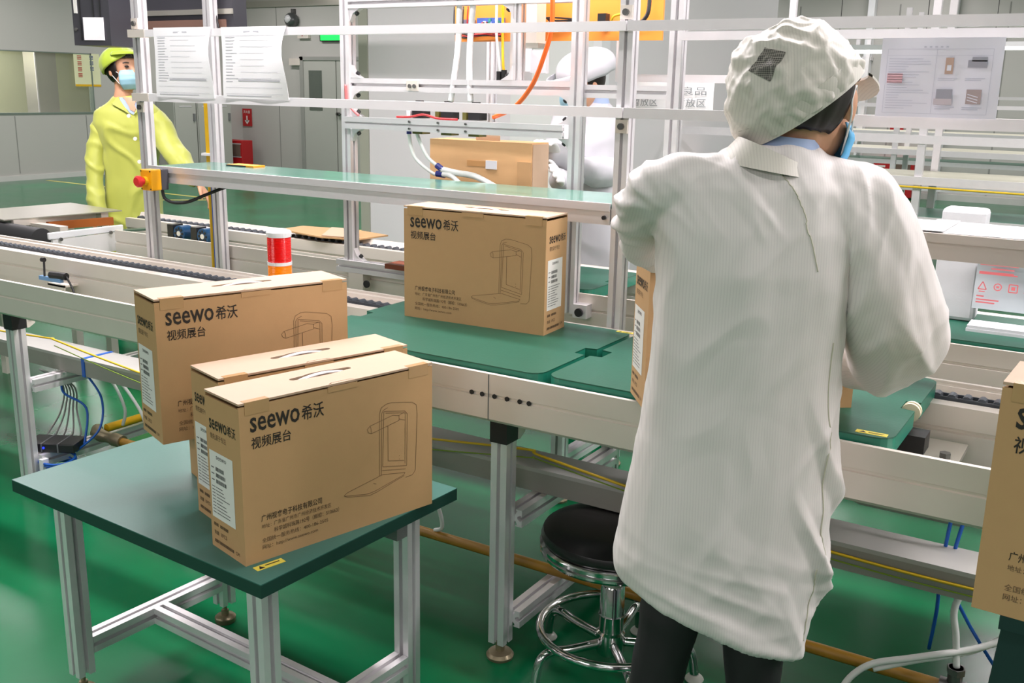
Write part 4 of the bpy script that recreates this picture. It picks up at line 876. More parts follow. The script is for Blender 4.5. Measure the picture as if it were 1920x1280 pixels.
g = G(); n = 12
for j in range(9):
    for i in range(n + 1):
        u, v = i / n, j / 8
        x = -0.365 + 0.42 * u; z = 0.826 + 0.16 * v
        g.v.append((x, 3.155 + 0.012 * math.sin(6 * u + 3 * v) * v, z))
N = len(g.v); g.v += [(a, b + 0.035 * math.sin(PI * min(1, max(0, (c - 0.826) / 0.16)) ) + 0.004, c) for a, b, c in g.v]
for j in range(8):
    for i in range(n): a = j*(n+1)+i; g.f += [(a, a+1, a+n+2, a+n+1), (N+a, N+a+n+1, N+a+n+2, N+a+1)]
g.mi = [0] * len(g.f); mk('film', g, BAGM, t, smooth=True)
F = Face((-0.365, 3.1405, 0.986), (1, 0, 0), (0, 0, -1), 0.0005); g = G()
for (a, b, w) in ((0.0, 0.015, 0.085), (0.0, 0.026, 0.10), (0.03, 0.037, 0.06), (0.0, 0.048, 0.09), (0.0, 0.052, 0.1), (0.12, 0.02, 0.08), (0.12, 0.045, 0.07), (0.0, 0.128, 0.06), (0.0, 0.136, 0.05), (0.0, 0.118, 0.02)): F.rect(g, a + 0.01, b, w, 0.004)
for k in range(6):
    u = 0.012 + 0.04 * k
    if k % 3 == 0: F.stroke(g, [(u, 0.1), (u + 0.011, 0.078), (u + 0.022, 0.1), (u, 0.1)], 0.003); F.rect(g, u + 0.003, 0.105, 0.016, 0.003)
    elif k % 3 == 1: F.stroke(g, [(u + 0.011 + 0.01*math.cos(2*PI*q/8), 0.09 + 0.01*math.sin(2*PI*q/8)) for q in range(9)], 0.003); F.rect(g, u + 0.007, 0.087, 0.008, 0.006)
    else: F.stroke(g, [(u, 0.079), (u + 0.022, 0.079), (u + 0.022, 0.101), (u, 0.101), (u, 0.079)], 0.003); F.rect(g, u + 0.006, 0.085, 0.01, 0.01)
mk('red_print', g, mat('pale_red_ink', (226, 116, 120), 0.5), t)
t = thing('paper_stack', (-0.2, 3.06, 0.775), 'white paper pad lying on the rear pallet below the plastic bag', 'paper')
PAD = mat('pad_paper', (206, 208, 212), 0.6)
for k in range(2): mk('sheet', G().box(-0.362 + 0.002*k, -0.05, 3.06 + 0.002*k, 3.15, 0.775 + 0.009*k, 0.7835 + 0.009*k), PAD, t)
t = thing('flat_carton', (-3.1, 3.42, 0.765), 'flattened brown carton lying across the rear conveyor', 'flat carton')
mk('sheet', G().add([(-3.30, 3.34, 0.772), (-3.02, 3.30, 0.767), (-2.85, 3.34, 0.767), (-2.80, 3.5, 0.772), (-3.02, 3.53, 0.775), (-3.28, 3.47, 0.775),
                    (-3.30, 3.34, 0.778), (-3.02, 3.30, 0.773), (-2.85, 3.34, 0.773), (-2.80, 3.5, 0.778), (-3.02, 3.53, 0.781), (-3.28, 3.47, 0.781)],
                   [(0,1,2,3,4,5),(6,7,8,9,10,11),(0,1,7,6),(1,2,8,7),(2,3,9,8),(3,4,10,9),(4,5,11,10),(5,0,6,11)]), CARD, t)
mk('flap', G().add([(-3.02, 3.31, 0.775), (-2.88, 3.34, 0.776), (-2.9, 3.42, 0.80), (-3.04, 3.40, 0.80), (-3.02, 3.31, 0.778), (-2.88, 3.34, 0.779), (-2.9, 3.42, 0.803), (-3.04, 3.40, 0.803)], [(0,3,2,1),(4,5,6,7),(0,1,5,4),(1,2,6,5),(2,3,7,6),(3,0,4,7)]), CARDTOP, t)
# signal tower
t = thing('signal_tower', (-2.175, 2.2, 0.69), 'red and orange signal light standing behind the raised carton', 'signal light')
c_ = (-2.178, 2.2, 0)
mk('pole', G().cyl((c_[0], 2.2, 0.688), (c_[0], 2.2, 0.80), 0.012), ALU, t); mk('mount', G().box(c_[0]-0.03, c_[0]+0.2, 2.18, 2.22, 0.6875, 0.692), STEEL, t)
mk('base_ring', G().cyl((c_[0], 2.2, 0.795), (c_[0], 2.2, 0.815), 0.036, n=24), WHITEP, t, smooth='auto')
def ribbed(z0, z1, r=0.036):
    pr = []; k = int((z1 - z0) / 0.004)
    for i in range(k): z = z0 + (z1 - z0) * i / k; pr += [(r, z), (r - 0.0012, z + 0.002)]
    return pr + [(r, z1)]
mk('orange_lens', G().lathe(ribbed(0.815, 0.889), c_), mat('amber_lens', (250, 134, 6), 0.18, emit=0.12), t, smooth='auto')
mk('spacer_ring', G().cyl((c_[0], 2.2, 0.889), (c_[0], 2.2, 0.899), 0.037, n=24), WHITEP, t, smooth='auto')
mk('red_lens', G().lathe(ribbed(0.899, 0.974), c_), mat('red_lens', (222, 6, 10), 0.18, emit=0.06), t, smooth='auto')
mk('cap', G().lathe([(0.037, 0.974), (0.0375, 0.978), (0.0375, 0.988), (0.034, 0.992), (0.026, 0.993), (0.024, 0.996), (0.002, 0.997)], c_), WHITEP, t, smooth='auto')
# hanging black cabinet and monitor at the top left
t = thing('hanging_cabinet', (-3.62, 2.72, 1.55), 'dark hanging cabinet with white notes beside the left rack post', 'cabinet', rz=math.radians(20))
mk('case', G().box(-0.06, 0.10, -0.10, 0.10, 0, 0.6), DARKG, t, local=True)
for x in (-0.028, 0.03, 0.06): mk('door_groove', G().box(x, x + 0.005, -0.103, -0.10, 0.02, 0.6), BLACK, t, local=True)
mk('white_note', G().box(-0.012, 0.075, -0.106, -0.102, 0.02, 0.105), PAPER, t, local=True); mk('white_strip', G().box(-0.05, -0.036, -0.104, -0.10, 0.12, 0.20), LABEL, t, local=True)
mk('lock', G().cyl((-0.046, -0.10, 0.06), (-0.046, -0.108, 0.06), 0.006, n=10), BOLT, t, local=True); mk('hanger', G().box(-0.02, 0.02, -0.02, 0.02, 0.6, 1.65), ALUD, t, local=True)
t = thing('dark_monitor', (-3.15, 2.80, 1.60), 'dark screen housing between the two left rack posts', 'monitor')
mk('housing', G().box(-3.62, -3.10, 2.93, 3.0, 1.605, 2.0), DARKG, t)
mk('reflecting_strip', G().box(-3.62, -3.10, 2.924, 2.93, 1.68, 1.70), STEEL, t); mk('lower_panel', G().box(-3.60, -3.14, 2.922, 2.93, 1.61, 1.66), mat('brown_panel', (120, 92, 80), 0.4), t)
mk('ceiling_rod', G().box(-3.4, -3.36, 2.95, 2.99, 2.0, 3.2), ALUD, t)
for k in range(2): hose('cable', [(-3.22 + 0.02*k, 2.91, 1.95), (-3.2 + 0.02*k, 2.9, 1.75), (-3.17 + 0.02*k, 2.9, 1.62)], 0.004, BLACK, t)
# yellow gas pipe / cable along the rear left post
t = thing('yellow_conduit', (-3.24, 2.93, 0.0), 'yellow vertical conduit behind the second rack post', 'conduit')
mk('pipe', G().cyl((-3.245, 2.90, 0.02), (-3.245, 2.90, 1.36), 0.011), YBRIGHT, t, smooth='auto'); mk('blue_cable', G().cyl((-3.222, 2.888, 0.02), (-3.222, 2.888, 1.05), 0.006), BLUEC, t, smooth='auto')
mk('clip', G().box(-3.262, -3.2, 2.875, 2.91, 1.13, 1.14), WHITEP, t)

# ---------------------------------------------------------------- transfer unit at the left
t = thing('transfer_unit', (-4.45, 3.0, 0), 'steel transfer table with black roller at the left end of the line', 'machine')
mk('steel_plate', G().add([(-4.75, 2.72, 0.795), (-4.33, 2.66, 0.795), (-4.24, 3.22, 0.795), (-4.70, 3.26, 0.795), (-4.75, 2.72, 0.80), (-4.33, 2.66, 0.80), (-4.24, 3.22, 0.80), (-4.70, 3.26, 0.80)],
   [(0,3,2,1),(4,5,6,7),(0,1,5,4),(1,2,6,5),(2,3,7,6),(3,0,4,7)]), STEEL, t)
mk('plate_skirt', G().box(-4.34, -4.32, 2.70, 3.2, 0.765, 0.795), ALUD, t)
mk('brown_bar', G().add([(-4.32, 2.86, 0.735), (-4.25, 3.16, 0.735), (-4.23, 3.16, 0.735), (-4.30, 2.86, 0.735), (-4.32, 2.86, 0.772), (-4.25, 3.16, 0.772), (-4.23, 3.16, 0.772), (-4.30, 2.86, 0.772)],
   [(0,3,2,1),(4,5,6,7),(0,1,5,4),(1,2,6,5),(2,3,7,6),(3,0,4,7)]), mat('orange_brown_bar', (172, 92, 32), 0.45, 0, 0.2, 10), t)
mk('green_strip', G().add([(-4.2, 2.9, 0.722), (-4.05, 3.24, 0.722), (-4.0, 3.24, 0.722), (-4.15, 2.9, 0.722), (-4.2, 2.9, 0.73), (-4.05, 3.24, 0.73), (-4.0, 3.24, 0.73), (-4.15, 2.9, 0.73)],
   [(0,3,2,1),(4,5,6,7),(0,1,5,4),(1,2,6,5),(2,3,7,6),(3,0,4,7)]), mat('dark_green_strip', (50, 80, 68), 0.5), t)
mk('black_roller', G().cyl((-5.2, 2.72, 0.735), (-4.06, 2.66, 0.735), 0.050, n=24), mat('rubber_roller', (44, 44, 46), 0.5), t, smooth='auto')
mk('roller_end', G().cyl((-4.75, 2.82, 0.765), (-4.75, 2.86, 0.765), 0.03, n=18), STEEL, t, smooth='auto')
mk('white_bracket', G().add([(-3.985, 2.645, 0.742), (-3.955, 3.005, 0.748), (-3.97, 3.006, 0.748), (-4.0, 2.646, 0.742), (-3.985, 2.645, 0.772), (-3.955, 3.005, 0.775), (-3.97, 3.006, 0.775), (-4.0, 2.646, 0.772)],
   [(0,3,2,1),(4,5,6,7),(0,1,5,4),(1,2,6,5),(2,3,7,6),(3,0,4,7)]), WHITEP, t, bevel=0.004)
mk('white_side_plate', G().add([(-3.98, 2.66, 0.66), (-3.95, 3.0, 0.66), (-3.965, 3.0, 0.66), (-3.995, 2.66, 0.66), (-3.98, 2.66, 0.739), (-3.95, 3.0, 0.745), (-3.965, 3.0, 0.745), (-3.995, 2.66, 0.739)],
   [(0,3,2,1),(4,5,6,7),(0,1,5,4),(1,2,6,5),(2,3,7,6),(3,0,4,7)]), mat('white_paint', (222, 222, 220), 0.35), t)
for (x, y, z) in ((-3.975, 2.69, 0.742), (-3.955, 2.93, 0.748)): mk('bolt', G().cyl((x + 0.004, y, z), (x + 0.012, y, z), 0.008, n=8), BOLT, t)
mk('frame_rail', G().box(-5.2, -4.1, 2.78, 2.82, 0.66, 0.775), ALUD, t)
for (x, y) in ((-4.65, 2.8), (-4.3, 3.15), (-4.65, 3.2)): mk('leg', G().box(x - 0.02, x + 0.02, y - 0.02, y + 0.02, 0, 0.795), ALUD, t)
mk('white_cap', G().box(-4.80, -4.66, 2.66, 2.70, 0.772, 0.80), WHITEP, t)
# limit switch between the front rails, at left
t = thing('limit_switch', (-3.45, 2.3, 0.56), 'blue and black limit switch bracketed under the rear rail at left', 'switch')
mk('bracket', G().box(-3.50, -3.40, 2.30, 2.306, 0.56, 0.665).box(-3.50, -3.40, 2.30, 2.36, 0.655, 0.662), ALUD, t)
mk('blue_body', G().box(-3.53, -3.40, 2.285, 2.30, 0.675, 0.69), mat('light_blue_plastic', (120, 160, 205), 0.4), t)
mk('black_connector', G().cyl((-3.46, 2.29, 0.70), (-3.38, 2.30, 0.70), 0.014, n=12), BLACK, t, smooth='auto'); mk('lever', G().cyl((-3.5, 2.29, 0.69), (-3.51, 2.30, 0.75), 0.004, n=6).cyl((-3.515, 2.295, 0.752), (-3.5, 2.295, 0.752), 0.009, n=10), BLACK, t)
hose('cable', [(-3.38, 2.30, 0.70), (-3.35, 2.30, 0.66), (-3.31, 2.29, 0.62), (-3.2, 2.27, 0.60), (-3.1, 2.26, 0.60)], 0.004, BLACK, t)

# ---------------------------------------------------------------- pipes, wires, network switch
t = thing('floor_pipe', (-1.0, 2.215, 0.1), 'worn yellow compressed air pipe running under the front conveyor', 'pipe')
mk('long_pipe', G().cyl((-3.02, 2.215, 0.145), (1.0, 2.215, 0.145), 0.0145, n=16), YPIPE, t, smooth='auto')
mk('elbow', G().tube([(-3.20, 2.25, 0.145, 0.022), (-3.17, 2.225, 0.145, 0.024), (-3.13, 2.215, 0.145, 0.024), (-3.10, 2.215, 0.145, 0.02), (-3.07, 2.215, 0.145, 0.019), (-3.06, 2.215, 0.145, 0.025), (-3.01, 2.215, 0.145, 0.023)], 0.02, 14), ZINC, t, smooth='auto')
mk('yellow_branch', G().cyl((-3.16, 2.26, 0.155), (-3.16, 2.90, 0.155), 0.016, n=14), YBRIGHT, t, smooth='auto')
mk('tee_fitting', G().cyl((-0.22, 2.215, 0.145), (-0.16, 2.215, 0.145), 0.022, n=14).cyl((-0.19, 2.215, 0.145), (-0.19, 2.215, 0.20), 0.016, n=12).cyl((-0.19, 2.215, 0.185), (-0.19, 2.215, 0.20), 0.02, n=6), BOLT, t, smooth='auto')
for p in ([(-3.09, 2.28, 0.175), (-3.07, 2.28, 0.24), (-3.08, 2.25, 0.34), (-3.12, 2.22, 0.40)], [(-2.98, 2.30, 0.18), (-3.0, 2.29, 0.25), (-3.06, 2.27, 0.34), (-3.11, 2.24, 0.40)]):
    hose('branch_hose', p, 0.006, WHOSE, t)
hose('branch_hose', [(-1.62, 2.2, 0.30), (-1.585, 2.2, 0.24), (-1.58, 2.21, 0.18), (-1.61, 2.215, 0.16)], 0.006, WHOSE, t)
t = thing('white_air_hose', (-0.3, 2.1, 0.0), 'looped white air hose on the floor at the right', 'hose')
hose('hose', [(-0.19, 2.215, 0.20), (-0.2, 2.22, 0.27), (-0.21, 2.23, 0.34), (-0.17, 2.26, 0.42), (-0.10, 2.30, 0.44), (-0.04, 2.32, 0.38), (-0.06, 2.30, 0.30), (-0.15, 2.24, 0.25), (-0.27, 2.17, 0.22), (-0.36, 2.13, 0.19), (-0.40, 2.08, 0.14), (-0.37, 2.0, 0.10), (-0.28, 1.93, 0.06), (-0.15, 1.87, 0.02), (0.1, 1.8, 0.012)], 0.0075, WHOSE, t, 10)
hose('hose', [(-0.05, 2.31, 0.31), (-0.16, 2.245, 0.238), (-0.27, 2.18, 0.208), (-0.35, 2.14, 0.18)], 0.0075, WHOSE, t, 10)
t = thing('yellow_wire', (-1.2, 2.11, 0.43), 'thin yellow wires running along the cable duct', 'wire')
def sag(x0, x1, y, z, s, n=6): return [(x0 + (x1 - x0) * k / n, y, z - s * math.sin(PI * k / n)) for k in range(n + 1)]
hose('wire', sag(-5.0, -3.23, 2.115, 0.52, 0.03) + sag(-3.2, -1.24, 2.11, 0.52, 0.07) + sag(-1.2, 0.75, 2.112, 0.51, 0.07), 0.0035, YWIRE, t, 6)
hose('thin_wire', sag(-3.2, -1.24, 2.106, 0.50, 0.09) + sag(-1.2, 0.75, 2.108, 0.50, 0.075), 0.0018, mat('yellow_green_wire', (130, 160, 40), 0.5), t, 6)
t = thing('blue_air_tubes', (-0.25, 2.3, 0.4), 'pair of thin blue air tubes hanging below the front conveyor', 'tube')
for k in range(2): hose('tube', [(-0.23 + 0.025*k, 2.25, 0.645), (-0.24 + 0.025*k, 2.22, 0.55), (-0.25 + 0.02*k, 2.24, 0.40), (-0.25 + 0.06*k, 2.26, 0.30), (-0.26 + 0.14*k, 2.3, 0.18)], 0.004, BLUEC, t)
t = thing('network_switch', (-3.19, 2.07, 0.128), 'black network switch with blue light beside the left conveyor leg', 'network switch', rz=math.radians(28))
mk('case', G().box(-0.09, 0.09, -0.05, 0.05, 0.0, 0.032), BLACK, t, local=True, bevel=0.003)
mk('blue_led', G().sphere((-0.02, -0.0505, 0.017), 0.004, 8, 6), mat('led_blue', (20, 40, 255), 0.4, emit=3.0), t, local=True)
mk('clear_strap', G().box(-0.03, -0.025, -0.052, 0.052, 0.0, 0.0335).box(0.03, 0.035, -0.052, 0.052, 0.0, 0.0335), mat('grey_strap', (110, 112, 116), 0.4), t, local=True)
for k in range(5): hose('plug_lead', [(-0.07 + 0.03*k, 0.05, 0.018), (-0.07 + 0.03*k, 0.09, 0.03), (-0.04 + 0.015*k, 0.13, 0.1), (-0.02 + 0.01*k, 0.12, 0.2), (-0.08, 0.08, 0.27)], 0.0032, mat('grey_lead', (140, 142, 140), 0.5), t, 6).parent = t
for ch in [o for o in bpy.data.objects if o.parent == t and o.name.startswith('plug_lead')]:
    for v in ch.data.vertices: v.co += Vector((-3.19, 2.07, 0.128))
t = thing('blue_cable_coil', (-3.17, 2.02, 0.06), 'coiled bright blue network cable under the black switch', 'cable')
g = G()
for k in range(7):
    cx, cy, cz = -3.16 + random.uniform(-.008, .008), 2.05 + random.uniform(-.006, .006), 0.06 + 0.008 * k
    g.tube([(cx + (0.075 + 0.004*math.sin(k)) * math.cos(2*PI*q/20), cy + 0.055 * math.sin(2*PI*q/20), cz + 0.008 * math.sin(2*PI*q/20 + k)) for q in range(20)], 0.0042, 6, closed=True)
mk('coil', g, BLUEC, t, smooth=True)
hose('tail', [(-3.12, 2.10, 0.12), (-3.06, 2.16, 0.20), (-3.09, 2.2, 0.30), (-3.17, 2.2, 0.38)], 0.004, BLUEC, t); hose('tail', [(-3.1, 2.12, 0.14), (-3.14, 2.17, 0.26), (-3.24, 2.15, 0.31), (-3.26, 2.17, 0.38)], 0.0042, BLUEC, t)
mk('coil_tie', G().box(-3.17, -3.15, 1.985, 2.01, 0.0, 0.115), WHITEP, t)

# ---------------------------------------------------------------- stool
sx_, sy_ = -0.962, 2.07
t = thing('round_stool', (sx_, sy_, 0), 'round black stool with chrome ring base beside the worker', 'stool')
mk('seat_pad', G().lathe([(0.165, 0.352), (0.178, 0.362), (0.181, 0.372), (0.176, 0.385), (0.15, 0.396), (0.10, 0.402), (0.002, 0.404)], (sx_, sy_, 0), 40), mat('black_leatherette', (26, 24, 26), 0.32, 0, 0.1, 20, bump=0.05), t, smooth='auto')
mk('chrome_rim', G().lathe([(0.165, 0.324), (0.178, 0.326), (0.183, 0.332), (0.183, 0.338), (0.179, 0.341), (0.184, 0.345), (0.184, 0.353), (0.176, 0.358), (0.165, 0.356)], (sx_, sy_, 0), 40), CHROME, t, smooth='auto')
mk('column', G().lathe([(0.026, 0.20), (0.026, 0.33)], (sx_, sy_, 0)), mat('grey_column', (170, 172, 160), 0.3, 0.4), t, smooth='auto')
mk('gas_sleeve', G().lathe([(0.030, 0.10), (0.031, 0.155), (0.033, 0.16), (0.031, 0.165), (0.030, 0.235), (0.027, 0.24)], (sx_, sy_, 0)), CHROME, t, smooth='auto')
mk('hub', G().lathe([(0.034, 0.055), (0.036, 0.06), (0.036, 0.11), (0.030, 0.115)], (sx_, sy_, 0)), CHROME, t, smooth='auto')
mk('yellow_band', G().lathe([(0.0268, 0.28), (0.0268, 0.30)], (sx_, sy_, 0)), mat('old_label', (190, 180, 110), 0.5), t, smooth='auto')
mk('foot_ring', G().tube([(sx_ + 0.178 * math.cos(2*PI*k/40), sy_ + 0.178 * math.sin(2*PI*k/40), 0.118) for k in range(40)], 0.0105, 10, closed=True), CHROME, t, smooth=True)
for k in range(5):
    a = math.radians(-122 + 72 * k); ca, sa = math.cos(a), math.sin(a)
    lg = mk('leg', G().tube(smooth_path([(sx_ + 0.03*ca, sy_ + 0.03*sa, 0.085), (sx_ + 0.12*ca, sy_ + 0.12*sa, 0.088), (sx_ + 0.17*ca, sy_ + 0.17*sa, 0.094), (sx_ + 0.2*ca, sy_ + 0.2*sa, 0.075), (sx_ + 0.212*ca, sy_ + 0.212*sa, 0.01)], 5), 0.0115, 10), CHROME, t, smooth=True)
    mk('glide', G().lathe([(0.022, 0), (0.024, 0.004), (0.02, 0.01), (0.012, 0.016)], (sx_ + 0.212*ca, sy_ + 0.212*sa, 0), 16), mat('clear_glide', (186, 190, 180), 0.3), lg, smooth='auto')

# ---------------------------------------------------------------- far racks on the right
def far_rack(y, posts, beams, shelf, label, depth=0.5, x0=-3.3, x1=3.0):
    t = thing('assembly_rack', (sum(posts) / len(posts), y, 0), label, 'rack', 'far assembly racks')
    for p in posts:
        mk('post', G().box(p - 0.02, p + 0.02, y - 0.02, y + 0.02, 0, 2.1), ALU, t); mk('post', G().box(p - 0.02, p + 0.02, y + depth - 0.02, y + depth + 0.02, 0, 2.1), ALU, t)
    for z0, z1, dy in beams: mk('beam', G().box(x0, x1, y - 0.03 + dy, y - 0.02 + dy, z0, z1), ALU, t)
    for z, c in shelf:
        mk('shelf_deck', G().box(x0, x1, y - 0.02, y + depth, z - 0.015, z), c, t); mk('shelf_lip', G().box(x0, x1, y - 0.035, y - 0.02, z - 0.045, z), ALU, t)
    return t
BEIGE = mat('beige_deck', (196, 196, 176), 0.5)
r_ = far_rack(6.05, (-3.2, -1.06, 1.1), ((1.165, 1.212, 0),), ((0.765, mat('green_deck', (70, 140, 115), 0.35)), (0.985, BEIGE)), 'nearest far assembly rack, seen right of the worker in white')
hose('yellow_wire', [(-3, 6.0, 0.93), (-1.5, 6.0, 0.93), (0, 6.0, 0.925), (1, 6.0, 0.93)], 0.006, YWIRE, r_, 6)
mk('yellow_knob', G().sphere((-1.15, 6.0, 0.80), 0.02), YBRIGHT, r_)
r2 = far_rack(8.8, (-4.6, -4.0, -1.75, 0.6), ((1.33, 1.36, 0),), ((0.72, mat('green_deck', (70, 140, 115), 0.35)), (1.0, BEIGE)), 'second far assembly rack, behind the nearest one', x0=-4.75)
r3 = far_rack(11.6, (-6.0, -5.0, -2.8, -0.4), ((1.40, 1.43, 0),), ((0.75, mat('green_deck', (70, 140, 115), 0.35)), (1.05, BEIGE)), 'farthest assembly rack, below the row of lit tube lamps', x0=-6.1)
fire_box((-3.0, 15.38, 0.02), 0.55, 0.55, 0.25, 'small red fire box at the foot of the far wall')
t = thing('fire_sign', (-3.05, 15.38, 1.0), 'narrow red sign on the far wall right of the blue mask', 'sign')
mk('plate', G().box(-3.15, -2.97, 15.37, 15.39, 0.78, 1.25), REDM, t); mk('white_mark', G().box(-3.1, -3.02, 15.365, 15.37, 0.84, 0.95), LABEL, t)
for x, w, lab in ((-3.55, 0.09, 'white pipe climbing the far wall left of the red sign'), (-2.45, 0.07, 'white pipe climbing the far wall right of the red sign'), (-1.1, 0.16, 'broad white duct on the far wall at the right')):
    t = thing('wall_duct', (x, 15.3, 0), lab, 'duct'); mk('duct', G().box(x - w/2, x + w/2, 15.25, 15.39, 0, 3.19), WHITEP, t); mk('clip', G().box(x - w/2 - 0.02, x + w/2 + 0.02, 15.24, 15.39, 1.9, 1.95), ALU, t)
# ---------------------------------------------------------------- people
VR = Vector((0.8525, 0.5227, 0)); VN = Vector((-0.5227, 0.8525, 0)); UP = Vector((0, 0, 1))
def loft(g, rings, n=28, p=2.0):
    """closed loft through elliptical rings (centre, u half axis, v half axis)"""
    vs = []; fs = []
    for c, u, v in rings:
        for k in range(n):
            t = 2 * PI * k / n; cs, sn = math.cos(t), math.sin(t)
            a = math.copysign(abs(cs) ** (2 / p), cs); b = math.copysign(abs(sn) ** (2 / p), sn)
            vs.append(Vector(c) + Vector(u) * a + Vector(v) * b)
    m = len(rings)
    for i in range(m - 1):
        for k in range(n): fs.append((i*n+k, i*n+(k+1)%n, (i+1)*n+(k+1)%n, (i+1)*n+k))
    fs += [tuple(range(n - 1, -1, -1)), tuple(range((m - 1) * n, m * n))]
    g.add(vs, fs)
def torso(g, data, k=1.0, p=2.3):
    loft(g, [(d[:3], Vector(d[3:6]) * k, VN * d[6] * k) for d in data], 32, p)
def ell(g, c, X, Y, Z, n=20, m=14):
    b = G().sphere((0, 0, 0), 1.0, n, m); M = [Vector(X), Vector(Y), Vector(Z)]
    g.add([Vector(c) + M[0] * v[0] + M[1] * v[1] + M[2] * v[2] for v in b.v], b.f)
def limb(g, path, n=14):
    P = [p[:3] for p in path]; R = [p[3] for p in path]
    sp = smooth_path(P, 5); rr = []
    for i in range(len(R) - 1): rr += [R[i] + (R[i + 1] - R[i]) * k / 5 for k in range(5)]
    rr.append(R[-1]); q = [tuple(a) + (b,) for a, b in zip(sp, rr)]
    g.tube(q, 0.05, n)
    for e in (q[0], q[-1]): g.sphere(e[:3], e[3], 12, 8)
def organic(name, g, m, parent, voxel=0.008, it=4, disp=None, label=None):
    """fuse overlapping closed shapes into one continuous smooth surface"""
    me = bpy.data.meshes.new('tmp'); me.from_pydata(g.v, [], g.f); me.update(); fixnorm(me)
    o = bpy.data.objects.new('tmp', me); COL.objects.link(o)
    r = o.modifiers.new('r', 'REMESH'); r.mode = 'VOXEL'; r.voxel_size = voxel
    s = o.modifiers.new('s', 'SMOOTH'); s.factor = 0.5; s.iterations = it
    ev = bpy.data.meshes.new_from_object(o.evaluated_get(bpy.context.evaluated_depsgraph_get()))
    bpy.data.objects.remove(o); bpy.data.meshes.remove(me)
    if disp:
        no = [v.normal.copy() for v in ev.vertices]
        for v, nn in zip(ev.vertices, no): v.co += nn * disp(v.co, nn)
    off = org_of(parent)
    for v in ev.vertices: v.co -= off
    ev.name = name; ev.materials.append(m)
    for p in ev.polygons: p.use_smooth = True
    ob = bpy.data.objects.new(name, ev); link(ob, parent); ORG[ob.name] = Vector((0, 0, 0))
    if label: ob['label'] = label
    return ob
def patch(c, X, Y, Z, az, el, n, m, thick, fn=None):
    """curved sheet on an ellipsoid; az from the face direction Y towards X, el upwards (degrees)"""
    g = G(); c = Vector(c); X, Y, Z = Vector(X), Vector(Y), Vector(Z); rows = []
    for lay in (0, 1):
        k = 1.0 + (thick if lay == 0 else 0)
        for j in range(m + 1):
            for i in range(n + 1):
                u, v = i / n, j / m
                a = math.radians(az[0] + (az[1] - az[0]) * u)
                e0 = el[0](u) if callable(el[0]) else el[0]; e1 = el[1](u) if callable(el[1]) else el[1]
                e = math.radians(e0 + (e1 - e0) * v)
                kk = k * (1 + (fn(u, v) if fn else 0))
                g.v.append(tuple(c + (X * math.sin(a) * math.cos(e) + Y * math.cos(a) * math.cos(e) + Z * math.sin(e)) * kk))
    N = (n + 1) * (m + 1)
    for j in range(m):
        for i in range(n):
            a = j*(n+1)+i; g.f += [(a, a+1, a+n+2, a+n+1), (N+a, N+a+n+1, N+a+n+2, N+a+1)]
    for i in range(n):
        for a in (i, m*(n+1)+i): g.f.append((a, a+1, N+a+1, N+a))
    for j in range(m):
        for a in (j*(n+1), j*(n+1)+n): g.f.append((a, a+n+1, N+a+n+1, N+a))
    g.mi = [0] * len(g.f); return g
def hand(g, wrist, d, pn, side, s=1.0, curl=0.5):
    """palm, four unequal fingers and a thumb; d = finger direction, pn = out of the back of the hand, side = towards the thumb"""
    d = Vector(d).normalized(); pn = Vector(pn); pn = (pn - d * pn.dot(d)).normalized(); sd = Vector(side); sd = (sd - d * sd.dot(d) - pn * sd.dot(pn)).normalized()
    w = Vector(wrist)
    loft(g, [(w, sd * .024 * s, pn * .017 * s), (w + d * .03 * s, sd * .034 * s, pn * .016 * s), (w + d * .065 * s, sd * .040 * s, pn * .014 * s), (w + d * .088 * s, sd * .040 * s, pn * .012 * s), (w + d * .094 * s, sd * .034 * s, pn * .008 * s)], 16)
    for k, (off, L) in enumerate(((.030, .068), (.010, .078), (-.011, .072), (-.030, .056))):
        p = w + d * .082 * s + sd * off * s; dd = d.copy(); pts = [tuple(p) + (.0095 * s,)]
        for f_, (seg, b) in enumerate(((.45, .35), (.3, .7), (.25, .9))):
            dd = (dd - pn * b * curl).normalized(); p = p + dd * L * seg * s; pts.append(tuple(p) + ((.0092, .0085, .0072)[f_] * s,))
        limb(g, pts, 10)
    p = w + d * .025 * s + sd * .028 * s; a = (d * .7 + sd * .75 - pn * .2 * curl).normalized(); q = p + a * .038 * s; b = (d * .95 + sd * .15 - pn * .6 * curl).normalized()
    limb(g, [tuple(p) + (.013 * s,), tuple(q) + (.0105 * s,), tuple(q + b * .034 * s) + (.008 * s,)], 10)
def head(g, c, h, s=1.0, neck_to=None, nr=0.05):
    c = Vector(c); h = Vector(h).normalized(); x = h.cross(UP).normalized(); u = x.cross(h).normalized()
    ell(g, c + u * .02 * s - h * .01 * s, x * .074 * s, h * .094 * s, u * .090 * s)
    ell(g, c - u * .035 * s + h * .02 * s, x * .062 * s, h * .070 * s, u * .078 * s)
    ell(g, c - u * .085 * s + h * .05 * s, x * .032 * s, h * .030 * s, u * .026 * s)
    limb(g, [tuple(c + h * .086 * s + u * .005 * s) + (.010 * s,), tuple(c + h * .100 * s - u * .022 * s) + (.013 * s,), tuple(c + h * .094 * s - u * .030 * s) + (.014 * s,)], 8)
    for sg in (-1, 1): ell(g, c + x * .076 * s * sg - h * .008 * s - u * .008 * s, x * .008 * s, h * .018 * s, u * .031 * s, 12, 8)
    if neck_to is not None: limb(g, [tuple(c - u * .05 * s - h * .02 * s) + (nr * s,), tuple((c + Vector(neck_to)) / 2 - u * .02) + (nr * s,), tuple(neck_to) + (nr * 1.15 * s,)], 16)
    return x, u
SKIN = mat('skin', (208, 156, 124), 0.5, 0, 0.06, 40); HAIR = mat('dark_hair', (30, 20, 17), 0.45, 0, 0.3, 120, aniso_stretch=(1, 1, 0.1))
